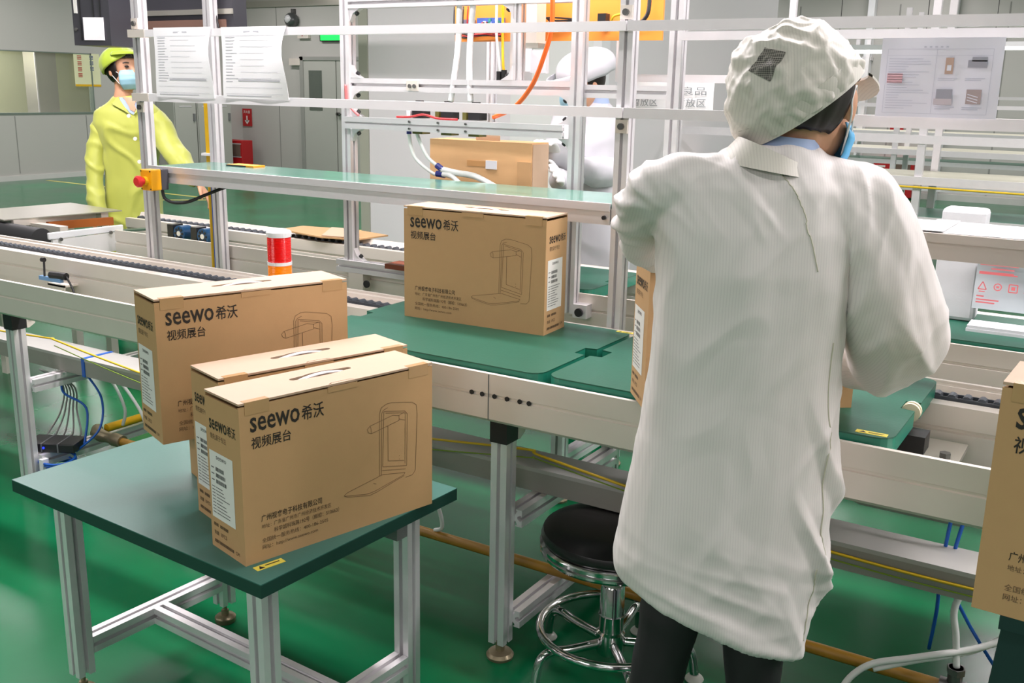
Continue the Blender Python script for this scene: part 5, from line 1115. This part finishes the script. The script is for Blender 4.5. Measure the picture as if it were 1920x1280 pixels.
def cloth_mat(name, rgb, rgb2, stripes=True, per=0.0046, wr=5.5, bs=0.5):
    m = bpy.data.materials.new(name); m.use_nodes = True; nt = m.node_tree; b = nt.nodes['Principled BSDF']
    tc = nt.nodes.new('ShaderNodeTexCoord'); mp = nt.nodes.new('ShaderNodeMapping'); mp.inputs['Rotation'].default_value = (0, 0, math.radians(-31.5))
    nt.links.new(tc.outputs['Object'], mp.inputs[0])
    wv = nt.nodes.new('ShaderNodeTexWave'); wv.wave_type = 'BANDS'; wv.bands_direction = 'X'; wv.inputs['Scale'].default_value = 1 / per / 3.2; wv.inputs['Distortion'].default_value = 0.6; wv.inputs['Detail'].default_value = 0
    nt.links.new(mp.outputs[0], wv.inputs['Vector'])
    rp = nt.nodes.new('ShaderNodeValToRGB'); rp.color_ramp.elements[0].position = 0.0; rp.color_ramp.elements[1].position = 0.35
    rp.color_ramp.elements[0].color = srgb(*rgb2); rp.color_ramp.elements[1].color = srgb(*rgb)
    if stripes: nt.links.new(wv.outputs['Fac'], rp.inputs[0])
    else: rp.inputs[0].default_value = 1.0
    m2 = nt.nodes.new('ShaderNodeMapping'); m2.inputs['Rotation'].default_value = (0.35, 0.2, 0); m2.inputs['Scale'].default_value = (1, 1, 0.42); nt.links.new(tc.outputs['Object'], m2.inputs[0])
    nz = nt.nodes.new('ShaderNodeTexNoise'); nz.inputs['Scale'].default_value = wr; nz.inputs['Detail'].default_value = 2.2; nz.inputs['Distortion'].default_value = 0.8; nt.links.new(m2.outputs[0], nz.inputs['Vector'])
    try: nz.noise_type = 'RIDGED_MULTIFRACTAL'
    except Exception: pass
    bp = nt.nodes.new('ShaderNodeBump'); bp.inputs['Strength'].default_value = bs; bp.inputs['Distance'].default_value = 0.006
    nt.links.new(nz.outputs['Fac'], bp.inputs['Height']); nt.links.new(bp.outputs[0], b.inputs['Normal'])
    nt.links.new(rp.outputs[0], b.inputs['Base Color']); b.inputs['Roughness'].default_value = 0.48; b.inputs['Sheen Weight'].default_value = 0.25
    return m
COAT = cloth_mat('white_antistatic_cloth', (224, 219, 215), (215, 210, 207)); CAPM = cloth_mat('white_cap_cloth', (210, 206, 195), (200, 196, 186), True, 0.0046, 13, 0.5)
YCOAT = cloth_mat('yellow_antistatic_cloth', (184, 190, 84), (176, 182, 76), False); YCAP = cloth_mat('lime_cap_cloth', (160, 182, 46), (156, 178, 42), False)
RCOAT = cloth_mat('plain_white_cloth', (196, 197, 203), (192, 193, 199), False)
SHIRT = mat('blue_shirt', (164, 184, 220), 0.6); MASKM = mat('blue_mask', (92, 176, 224), 0.55, 0, 0.04, 20); MASKL = mat('pale_blue_mask', (162, 208, 228), 0.55)
TROU = mat('black_trousers', (30, 29, 31), 0.7, 0, 0.1, 30); GLOVE = mat('white_glove', (236, 236, 236), 0.6); SHOE = mat('shoe_grey', (70, 72, 78), 0.5); STRAP = mat('mask_strap', (238, 238, 238), 0.5)
def folds(amp, sc=(7, 7, 2.4), seed=0.0):
    def f(p, n):
        a = noise.noise((p.x * sc[0] + seed, p.y * sc[1], p.z * sc[2]))
        b = noise.noise((p.x * sc[0] * 2.2 + 7 + seed, p.y * sc[1] * 2.2, p.z * sc[2] * 2.6))
        c = abs(noise.noise((p.x * 5 + p.z * 4 + seed, p.y * 5, p.z * 5 + 3)))
        return amp * (0.9 * a + 0.45 * b + 0.9 * (0.22 - min(c, 0.22)) / 0.22 - 0.3)
    return f
def legs(parent, pathL, pathR, m=None):
    for pth in (pathL, pathR):
        pth = [tuple(q) for q in pth]; last = list(pth[-1]); last[2] = 0.075; pth[-1] = tuple(last)
        g = G(); limb(g, pth); organic('trouser_leg', g, m or TROU, parent, 0.009, 3, folds(0.003))
        g = G(); x, y = last[0], last[1]
        ell(g, (x - 0.02, y + 0.035, 0.032), VR * .042, VN * .11, UP * .032); ell(g, (x, y, 0.05), VR * .038, VN * .045, UP * .05); organic('shoe', g, SHOE, parent, 0.007, 3)
def shell_ring(r0, r1, thick=0.004, n=36, a0=0.0, a1=2 * PI):
    """open collar: band between two rings (centre+u+th lists)"""
    g = G(); m = n if a1 - a0 > 6.2 else n
    for lay in (0, 1):
        for r in (r0, r1):
            for k in range(n + 1):
                t = a0 + (a1 - a0) * k / n; c = Vector(r[:3]); u = Vector(r[3:6]); v = VN * r[6]; q = 1 - lay * thick / max(u.length, 1e-4)
                g.v.append(tuple(c + (u * math.cos(t) + v * math.sin(t)) * q))
    M = n + 1
    for k in range(n): g.f += [(k, k+1, M+k+1, M+k), (2*M+k, 3*M+k, 3*M+k+1, 2*M+k+1), (M+k, M+k+1, 3*M+k+1, 3*M+k), (k, 2*M+k, 2*M+k+1, k+1)]
    g.f += [(0, M, 3*M, 2*M), (n, 2*M+n, 3*M+n, M+n)]
    g.mi = [0] * len(g.f); return g
def surface_strip(coat, pts, w, name, m, parent):
    """thin raised seam laid on the nearest coat surface"""
    off = org_of(parent); bvh = BVHTree.FromPolygons([v.co + off for v in coat.data.vertices], [tuple(p.vertices) for p in coat.data.polygons])
    q = []
    for p in smooth_path(pts, 10):
        loc, nn, i, d = bvh.find_nearest(p)
        q.append(tuple(loc + nn * 0.0005))
    g = G(); g.tube(q, w, 6); return mk(name, g, m, parent, smooth=True)

# --- the worker in the striped white coat, seen from behind
P1 = thing('person', (-0.545, 1.66, 0), 'worker seen from behind in a long white striped coat and cap, bending over a carton', 'person')
HF = Vector((0.05, 0.99, -0.16)).normalized()
g = G(); hx, hu = head(g, W_HEAD[0], HF, 0.99, (-0.53, 1.675, 1.30), 0.046)
torso(g, [d for d in W_TORSO[2:10]], 0.8)
limb(g, [(p[0], p[1], p[2], p[3] * 0.55) for p in W_ARM_L]); limb(g, [(p[0], p[1], p[2], p[3] * 0.5) for p in W_ARM_R])
hand(g, (-0.785, 1.875, 1.118), (-0.2, 0.98, -0.1), (0, 0, 1), (1, 0, 0), 0.95, 0.5); hand(g, (-0.437, 2.06, 0.885), (-0.25, 0.95, 0.05), (0.8, 0.3, 0.3), (0, 0, 1), 0.95, 0.35)
organic('body', g, SKIN, P1, 0.0055, 3)
g = G(); torso(g, W_TORSO); limb(g, W_ARM_L, 18); limb(g, W_ARM_R, 18)
def ridge(x, y, z, k=3.0): return max(0.0, 1.0 - k * abs(noise.noise((x, y, z))))
def sstep(v, a, b): t = max(0.0, min(1.0, (v - a) / (b - a))); return t * t * (3 - 2 * t)
def coat_folds(p, n):
    u = p.x * VR.x + p.y * VR.y; w = p.x * VN.x + p.y * VN.y            # across and along the view of the back
    d = 0.006 * noise.noise((u * 7, w * 7, p.z * 1.7)) + 0.003 * noise.noise((u * 19, w * 19, p.z * 4))
    d += 0.0042 * (ridge(u * 6 + p.z * 2.2, w * 5, p.z * 2.0 + 3) - 0.2)                 # long slanting creases
    d += 0.0034 * (ridge(u * 9 - p.z * 5, w * 6 + 5, p.z * 5 + 9, 4.0) - 0.15)           # shorter crossing creases
    sl = sstep(p.x, -0.43, -0.36)                                                        # right sleeve hangs in deep folds
    if sl: d += sl * (0.020 * (ridge((u + 0.45 * p.z) * 11, w * 3, p.z * 2.2 + 1, 2.6) - 0.3) + 0.006 * (ridge((u - 0.2 * p.z) * 17, w * 5, p.z * 6 + 4, 3) - 0.2))
    sl = sstep(-p.x, 0.66, 0.72) * sstep(p.z, 1.02, 1.08)                                # left sleeve, bunched
    if sl: d += sl * (0.009 * (ridge(u * 10, w * 6, p.z * 16, 2.6) - 0.3) + 0.004 * (ridge(u * 22, w * 12, p.z * 24 + 2, 3) - 0.2))
    sh = sstep(p.z, 1.17, 1.25) * sstep(-u, -0.50, -0.38)                                # gathers at the left shoulder
    if sh: d += sh * 0.006 * (ridge(u * 26 + p.z * 18, w * 6, p.z * 7, 2.6) - 0.3)
    lo = sstep(-p.z, -0.72, -0.52)                                                       # creases sweeping along the hem
    d += lo * (0.007 * (ridge(u * 2.6, w * 3, (p.z + 0.42 * u) * 9 + 2, 3.0) - 0.25) + 0.004 * (ridge(u * 5, w * 3, (p.z + 0.3 * u) * 19, 3.0) - 0.2))
    return d
coat = organic('coat', g, COAT, P1, 0.0052, 6, coat_folds)
SEAMM = mat('coat_seam', (196, 194, 174), 0.7)
surface_strip(coat, W_SEAM1, 0.0010, 'coat_seam', SEAMM, P1); surface_strip(coat, W_SEAM2, 0.0011, 'coat_seam', SEAMM, P1)
mk('coat_collar', shell_ring(W_COL[0], W_COL[1], 0.006), CAPM, P1, smooth='auto'); mk('shirt_collar', shell_ring(W_COL[2], W_COL[3], 0.005), SHIRT, P1, smooth='auto')
legs(P1, W_LEG_L[:-1], W_LEG_R[:-1])
hc = Vector(W_HEAD[0])
mk('hair', patch(hc + hu * .018 - HF * .014, hx * .079, HF * .098, hu * .092, (96, 290), (-52, 30), 30, 16, 0.03, lambda u, v: 0.015 * math.sin(60 * u)), HAIR, P1, smooth=True)
mk('hair_strand', patch(hc + hu * .018 - HF * .004, hx * .0775, HF * .097, hu * .093, (50, 74), (14, 44), 8, 10, 0.02), HAIR, P1, smooth=True)
E1 = (VR * 0.80 + UP * 0.60).normalized(); E2 = (VR * -0.60 + UP * 0.80).normalized(); cc = Vector(W_CAP[0])
def dome(ph, t, k=1.0):
    rr = math.sin(ph); hh = math.cos(ph); puff = 1.0 + 0.05 * math.sin(2 * ph)
    p = cc + E1 * (0.111 * rr * math.cos(t) * puff) + VN * (0.104 * rr * math.sin(t) * puff) + E2 * (0.128 * hh * puff)
    return cc + (p - cc) * k
def dome_wr(p): return 1.0 + 0.05 * noise.noise((p.x * 15, p.y * 15, p.z * 15)) + 0.055 * max(0, 1 - 3.2 * abs(noise.noise((p.x * 17 + 4, p.y * 17, p.z * 17)))) + 0.03 * max(0, 1 - 3 * abs(noise.noise((p.x * 34, p.y * 34, p.z * 34 + 5)))) - 0.03
g = G(); N_, M_ = 140, 60
for j in range(M_ + 1):
    ph = math.radians(2 + 93 * j / M_)
    for i in range(N_):
        t = 2 * PI * i / N_; p = dome(ph, t); pl = 1 + 0.018 * math.sin(26 * t) * max(0, (j / M_ - 0.62)) / 0.38
        g.v.append(tuple(cc + (p - cc) * dome_wr(p) * pl))
for j in range(M_):
    for i in range(N_): g.f.append((j*N_+i, j*N_+(i+1)%N_, (j+1)*N_+(i+1)%N_, (j+1)*N_+i))
g.f.append(tuple(range(N_))); g.mi = [0] * len(g.f); mk('cap', g, CAPM, P1, smooth=True)
g = G()                                                            # cap band along the lower edge
for lay in (0, 1):
    for s_, q in ((0.030, 1.0), (-0.004, 0.965)):
        for i in range(N_):
            t = 2 * PI * i / N_; g.v.append(tuple(cc + E1 * (0.113 * q * math.cos(t)) * (1 - 0.03*lay) + VN * (0.106 * q * math.sin(t)) * (1 - 0.03*lay) + E2 * (s_ - 0.012)))
for i in range(N_):
    j = (i + 1) % N_; g.f += [(i, j, N_+j, N_+i), (2*N_+i, 3*N_+i, 3*N_+j, 2*N_+j), (i, 2*N_+i, 2*N_+j, j), (N_+i, N_+j, 3*N_+j, 3*N_+i)]
g.mi = [0] * len(g.f); mk('cap_band', g, CAPM, P1, smooth='auto')
g = G(); K = 18; bc = hc + hu * 0.050 + HF * 0.0                     # cap brim
for lay in (0, 1):
    for rr in (0.092, 0.115, 0.140):
        for k in range(K + 1):
            a = math.radians(-78 + 156 * k / K); ext = (rr - 0.092) * max(0.12, math.cos(a * 1.05))
            g.v.append(tuple(bc + hx * math.sin(a) * (0.088 + ext) + HF * math.cos(a) * (0.100 + ext) - hu * (ext * 0.55 + 0.004 * lay)))
M2 = K + 1
for r_i in range(2):
    for k in range(K):
        a = r_i * M2 + k; b = 3 * M2 + a; g.f += [(a, a+1, a+M2+1, a+M2), (b, b+M2, b+M2+1, b+1)]
for k in range(K): g.f += [(2*M2+k, 2*M2+k+1, 5*M2+k+1, 5*M2+k), (k, 3*M2+k, 3*M2+k+1, k+1)]
g.mi = [0] * len(g.f); mk('cap_brim', g, CAPM, P1, smooth='auto')
MESHM = bpy.data.materials.new('cap_mesh_panel'); MESHM.use_nodes = True; nt = MESHM.node_tree
tc = nt.nodes.new('ShaderNodeTexCoord'); vo = nt.nodes.new('ShaderNodeTexVoronoi'); vo.inputs['Scale'].default_value = 300; vo.feature = 'F1'; vo.inputs['Randomness'].default_value = 0.0; nt.links.new(tc.outputs['Object'], vo.inputs['Vector'])
rp = nt.nodes.new('ShaderNodeValToRGB'); rp.color_ramp.elements[0].color = srgb(60, 58, 54); rp.color_ramp.elements[1].color = srgb(168, 164, 154); rp.color_ramp.elements[0].position = 0.35; rp.color_ramp.elements[1].position = 0.75
nt.links.new(vo.outputs['Distance'], rp.inputs[0]); nt.links.new(rp.outputs[0], nt.nodes['Principled BSDF'].inputs['Base Color'])
g = G(); nn_ = 10
for lay in (0, 1):
    for j in range(nn_ + 1):
        for i in range(nn_ + 1):
            a = i / nn_ - 0.5; b = j / nn_ - 0.5
            a, b = 0.651 * a - 0.661 * b, 0.567 * a + 0.476 * b
            ph = math.radians(47 + 27 * b); t = math.radians(252 + 24 * a / max(0.5, math.sin(ph)) - 10 * b)
            p = dome(ph, t); g.v.append(tuple(cc + (p - cc) * (dome_wr(p) + 0.012 - 0.02 * lay)))
M3 = nn_ + 1
for j in range(nn_):
    for i in range(nn_): a = j*M3+i; g.f += [(a, a+1, a+M3+1, a+M3)]
g.mi = [0] * len(g.f); mk('cap_mesh_panel', g, MESHM, P1, smooth=True, label='dark ventilation mesh')
mk('face_mask', patch(hc - hu * .060 + HF * .016, hx * .073, HF * .090, hu * .062, (-98, 98), (-66, 26), 24, 12, 0.03, lambda u, v: 0.02 * math.sin(18 * v)), MASKM, P1, smooth=True)
for s_ in (-1, 1):
    e_ = hc + hx * .079 * s_ - HF * .010
    hose('mask_strap', [hc - hu * .062 + HF * .03 + hx * .070 * s_, hc - hu * .03 + HF * .012 + hx * .0745 * s_, e_ + hu * .022, e_ + hu * .0 - HF * .014, e_ - hu * .03 - HF * .006, hc - hu * .085 + HF * .018 + hx * .062 * s_], 0.0018, STRAP, P1, 6)

# --- the woman in yellow beyond the line
P2 = thing('person', (-4.73, 3.67, 0), 'woman in a yellow-green coat and cap with a pale blue face mask', 'person')
HY = (VR * 0.78 - VN * 0.58 + UP * 0.10).normalized(); hc = Vector(Y_HEAD[0])
g = G(); hx, hu = head(g, hc, HY, 0.98, (-4.745, 3.66, 1.30), 0.047); torso(g, Y_TORSO[2:8], 0.8)
limb(g, [(p[0], p[1], p[2], p[3] * 0.5) for p in Y_ARM_R]); limb(g, [(p[0], p[1], p[2], p[3] * 0.5) for p in Y_ARM_L])
hand(g, Y_HAND[0], Vector(Y_HAND[1]) - Vector(Y_HAND[0]), VR * 0.6 + UP * 0.8, -VN, 0.95, 0.6); hand(g, Y_ARM_L[-1][:3], (0, 0, -1), -VN, VR, 0.95, 0.4)
organic('body', g, SKIN, P2, 0.007, 3)
g = G(); torso(g, Y_TORSO); ycoat = organic('coat', g, YCOAT, P2, 0.010, 3, folds(0.010, (8, 8, 2.6), 4))
for arm in (Y_ARM_R, Y_ARM_L): g = G(); limb(g, arm); organic('sleeve', g, YCOAT, P2, 0.009, 3, folds(0.009, (9, 9, 6), 2))
legs(P2, *[[tuple(q) for q in l] for l in Y_LEGS])
for b_ in Y_BTN: mk('button', G().cyl(Vector(b_) - VN * 0.0, Vector(b_) - VN * 0.008, 0.010, n=12), LABEL, P2)
def surface_patch(coat, tri, off_n, name, m, parent, n=10):
    off = org_of(parent); bvh = BVHTree.FromPolygons([v.co + off for v in coat.data.vertices], [tuple(p.vertices) for p in coat.data.polygons])
    A, B, C = [Vector(p) for p in tri]; g = G(); idx = {}
    for lay in (0, 1):
        for i in range(n + 1):
            for j in range(n + 1 - i):
                p = A + (B - A) * i / n + (C - A) * j / n; loc, nn, k, d = bvh.find_nearest(p); idx[lay, i, j] = len(g.v); g.v.append(tuple(loc + nn * (off_n if lay == 0 else -0.004)))
    for lay in (0, 1):
        for i in range(n):
            for j in range(n - i):
                g.f.append((idx[lay, i, j], idx[lay, i + 1, j], idx[lay, i, j + 1]))
                if j < n - i - 1: g.f.append((idx[lay, i + 1, j], idx[lay, i + 1, j + 1], idx[lay, i, j + 1]))
    for k in range(n): g.f += [(idx[0, k, 0], idx[0, k+1, 0], idx[1, k+1, 0], idx[1, k, 0]), (idx[0, 0, k], idx[0, 0, k+1], idx[1, 0, k+1], idx[1, 0, k]), (idx[0, k, n-k], idx[0, k+1, n-k-1], idx[1, k+1, n-k-1], idx[1, k, n-k])]
    g.mi = [0] * len(g.f); return mk(name, g, m, parent, smooth='auto')
surface_patch(ycoat, Y_V1, 0.004, 'shirt_collar', SHIRT, P2); surface_patch(ycoat, Y_V2, 0.008, 'open_neck', SKIN, P2)
surface_patch(ycoat, Y_V3, 0.014, 'coat_collar', YCOAT, P2); surface_patch(ycoat, Y_V4, 0.014, 'coat_collar', YCOAT, P2)
mk('hair', patch(hc + hu * .018 - HY * .012, hx * .081, HY * .098, hu * .096, (58, 302), (-50, 84), 26, 14, 0.03), HAIR, P2, smooth=True)
mk('fringe', patch(hc + hu * .018 - HY * .0, hx * .080, HY * .095, hu * .094, (-66, 66), (24, 70), 26, 8, 0.03, lambda u, v: 0.02 * math.sin(40 * u)), HAIR, P2, smooth=True)
mk('cap', patch(hc + hu * .036 - HY * .026, hx * .100, HY * .112, hu * .092, (-180, 180), (lambda u: 30 - 62 * min(1, 1.6 * abs(2 * u - 1)), 88), 40, 14, 0.03, lambda u, v: 0.03 * math.sin(22 * PI * u) * (1 - v)), YCAP, P2, smooth=True)
mk('cap_brim', patch(hc + hu * .060 - HY * .004, hx * .094, HY * .128, hu * .05, (-74, 74), (14, 40), 24, 5, 0.04), YCAP, P2, smooth=True)
mk('face_mask', patch(hc - hu * .048 + HY * .018, hx * .068, HY * .094, hu * .066, (-72, 72), (-58, 38), 24, 14, 0.03, lambda u, v: 0.018 * math.sin(26 * v)), MASKL, P2, smooth=True)
EYE = mat('eye_dark', (38, 28, 26), 0.3)
for s_ in (-1, 1):
    mk('eye', G().sphere(hc + HY * .080 + hx * .031 * s_ + hu * .012, (0.012, 0.012, 0.006), 10, 6), EYE, P2, smooth=True); mk('eyebrow', G().tube([hc + HY * .085 + hx * (.018 * s_) + hu * .030, hc + HY * .082 + hx * .034 * s_ + hu * .033, hc + HY * .072 + hx * .048 * s_ + hu * .029], 0.003, 6), HAIR, P2)
    hose('mask_strap', [hc + hx * .064 * s_ + HY * .045 - hu * .02, hc + hx * .078 * s_ + hu * .01, hc + hx * .079 * s_ - HY * .02, hc + hx * .06 * s_ + HY * .04 - hu * .075], 0.002, STRAP, P2, 6)
mk('wristband', G().cyl(Vector(Y_HAND[0]) + UP * .004, Vector(Y_HAND[0]) + (Vector(Y_HAND[1]) - Vector(Y_HAND[0])).normalized() * -0.03, 0.032, n=14), mat('brown_cuff', (150, 126, 60), 0.6), P2)

# --- the worker behind the rear conveyor with an open carton
P3 = thing('person', (-1.93, 3.70, 0), 'worker in white behind the gantry posts, holding a plain carton', 'person')
HR = (VR * -0.80 - VN * 0.50 - UP * 0.34).normalized(); hc = Vector(R_HEAD[0])
g = G(); hx, hu = head(g, hc, HR, 0.95, (-1.91, 3.71, 1.32), 0.046); torso(g, R_TORSO[2:8], 0.8)
limb(g, [(p[0], p[1], p[2], p[3] * 0.5) for p in R_ARM_R]); limb(g, [(p[0], p[1], p[2], p[3] * 0.5) for p in R_ARM_L]); organic('body', g, SKIN, P3, 0.007, 3)
g = G(); torso(g, R_TORSO); organic('coat', g, RCOAT, P3, 0.010, 3, folds(0.008, (8, 8, 3), 9))
for arm in (R_ARM_R, R_ARM_L): g = G(); limb(g, arm); organic('sleeve', g, RCOAT, P3, 0.008, 3, folds(0.008, (9, 9, 7), 3))
legs(P3, *[[tuple(q) for q in l] for l in R_LEGS])
g = G(); hand(g, R_ARM_R[-1][:3], Vector((-1.79, 3.22, 1.13)) - Vector(R_ARM_R[-1][:3]), VR + UP * .5, UP, 1.0, 0.4); organic('glove', g, GLOVE, P3, 0.0045, 2)
g = G(); hand(g, R_ARM_L[-1][:3], Vector((-1.87, 3.24, 1.25)) - Vector(R_ARM_L[-1][:3]), UP, -VR, 1.0, 0.6); organic('glove', g, GLOVE, P3, 0.0045, 2)
mk('hair', patch(hc + hu * .018 - HR * .012, hx * .078, HR * .095, hu * .093, (70, 290), (-45, 70), 24, 12, 0.03), HAIR, P3, smooth=True)
kc = hc + hu * .045 - HR * .035
mk('cap', patch(kc, hx * .098, HR * .128, hu * .075, (-180, 180), (-24, 88), 40, 14, 0.03, lambda u, v: 0.025 * math.sin(20 * PI * u) * (1 - v) + 0.03 * math.sin(7 * u + 5 * v)), RCOAT, P3, smooth=True)
mk('cap_brim', patch(hc + hu * .04, hx * .085, HR * .145, hu * .06, (-66, 66), (-4, 16), 18, 4, 0.03), RCOAT, P3, smooth=True)
mk('face_mask', patch(hc - hu * .048 + HR * .016, hx * .068, HR * .092, hu * .066, (-72, 72), (-58, 38), 20, 12, 0.03), MASKL, P3, smooth=True)
nk = Vector(R_TORSO[0][:3])
mk('shirt_collar', shell_ring(list(nk + UP * -0.05) + list(VR * .085) + [.08], list(nk + UP * 0.02) + list(VR * .062) + [.06], 0.006, 30), SHIRT, P3, smooth='auto')
for s_ in (-1, 1): mk('eye', G().sphere(hc + HR * .078 + hx * .03 * s_ + hu * .012, (0.011, 0.011, 0.006), 10, 6), EYE, P3, smooth=True)
t = thing('plain_carton', (-2.02, 3.12, 0.93), 'plain tan carton with open end flap held by the worker behind the gantry', 'carton', rz=math.radians(2))
mk('body', G().box(-0.222, 0.205, -0.062, 0.062, 0.0, 0.305), mat('tan_cardboard', (214, 172, 122), 0.6, 0, 0.03, 40), t, local=True)
mk('end_flap', G().box(0.2055, 0.2085, -0.058, 0.058, 0.06, 0.30), CARDTOP, t, local=True); mk('side_flap', G().box(0.15, 0.205, -0.066, -0.0622, 0.09, 0.24), CARD, t, local=True)
mk('handle_slot', G().box(-0.06, 0.02, -0.0632, -0.062, 0.215, 0.235), mat('slot_tan', (196, 148, 92), 0.7), t, local=True); mk('handle', G().box(0.02, 0.065, -0.066, -0.062, 0.208, 0.238), HANDLE, t, local=True)
mk('top_tab', G().box(-0.05, 0.05, -0.02, -0.016, 0.305, 0.34), CARDTOP, t, local=True)
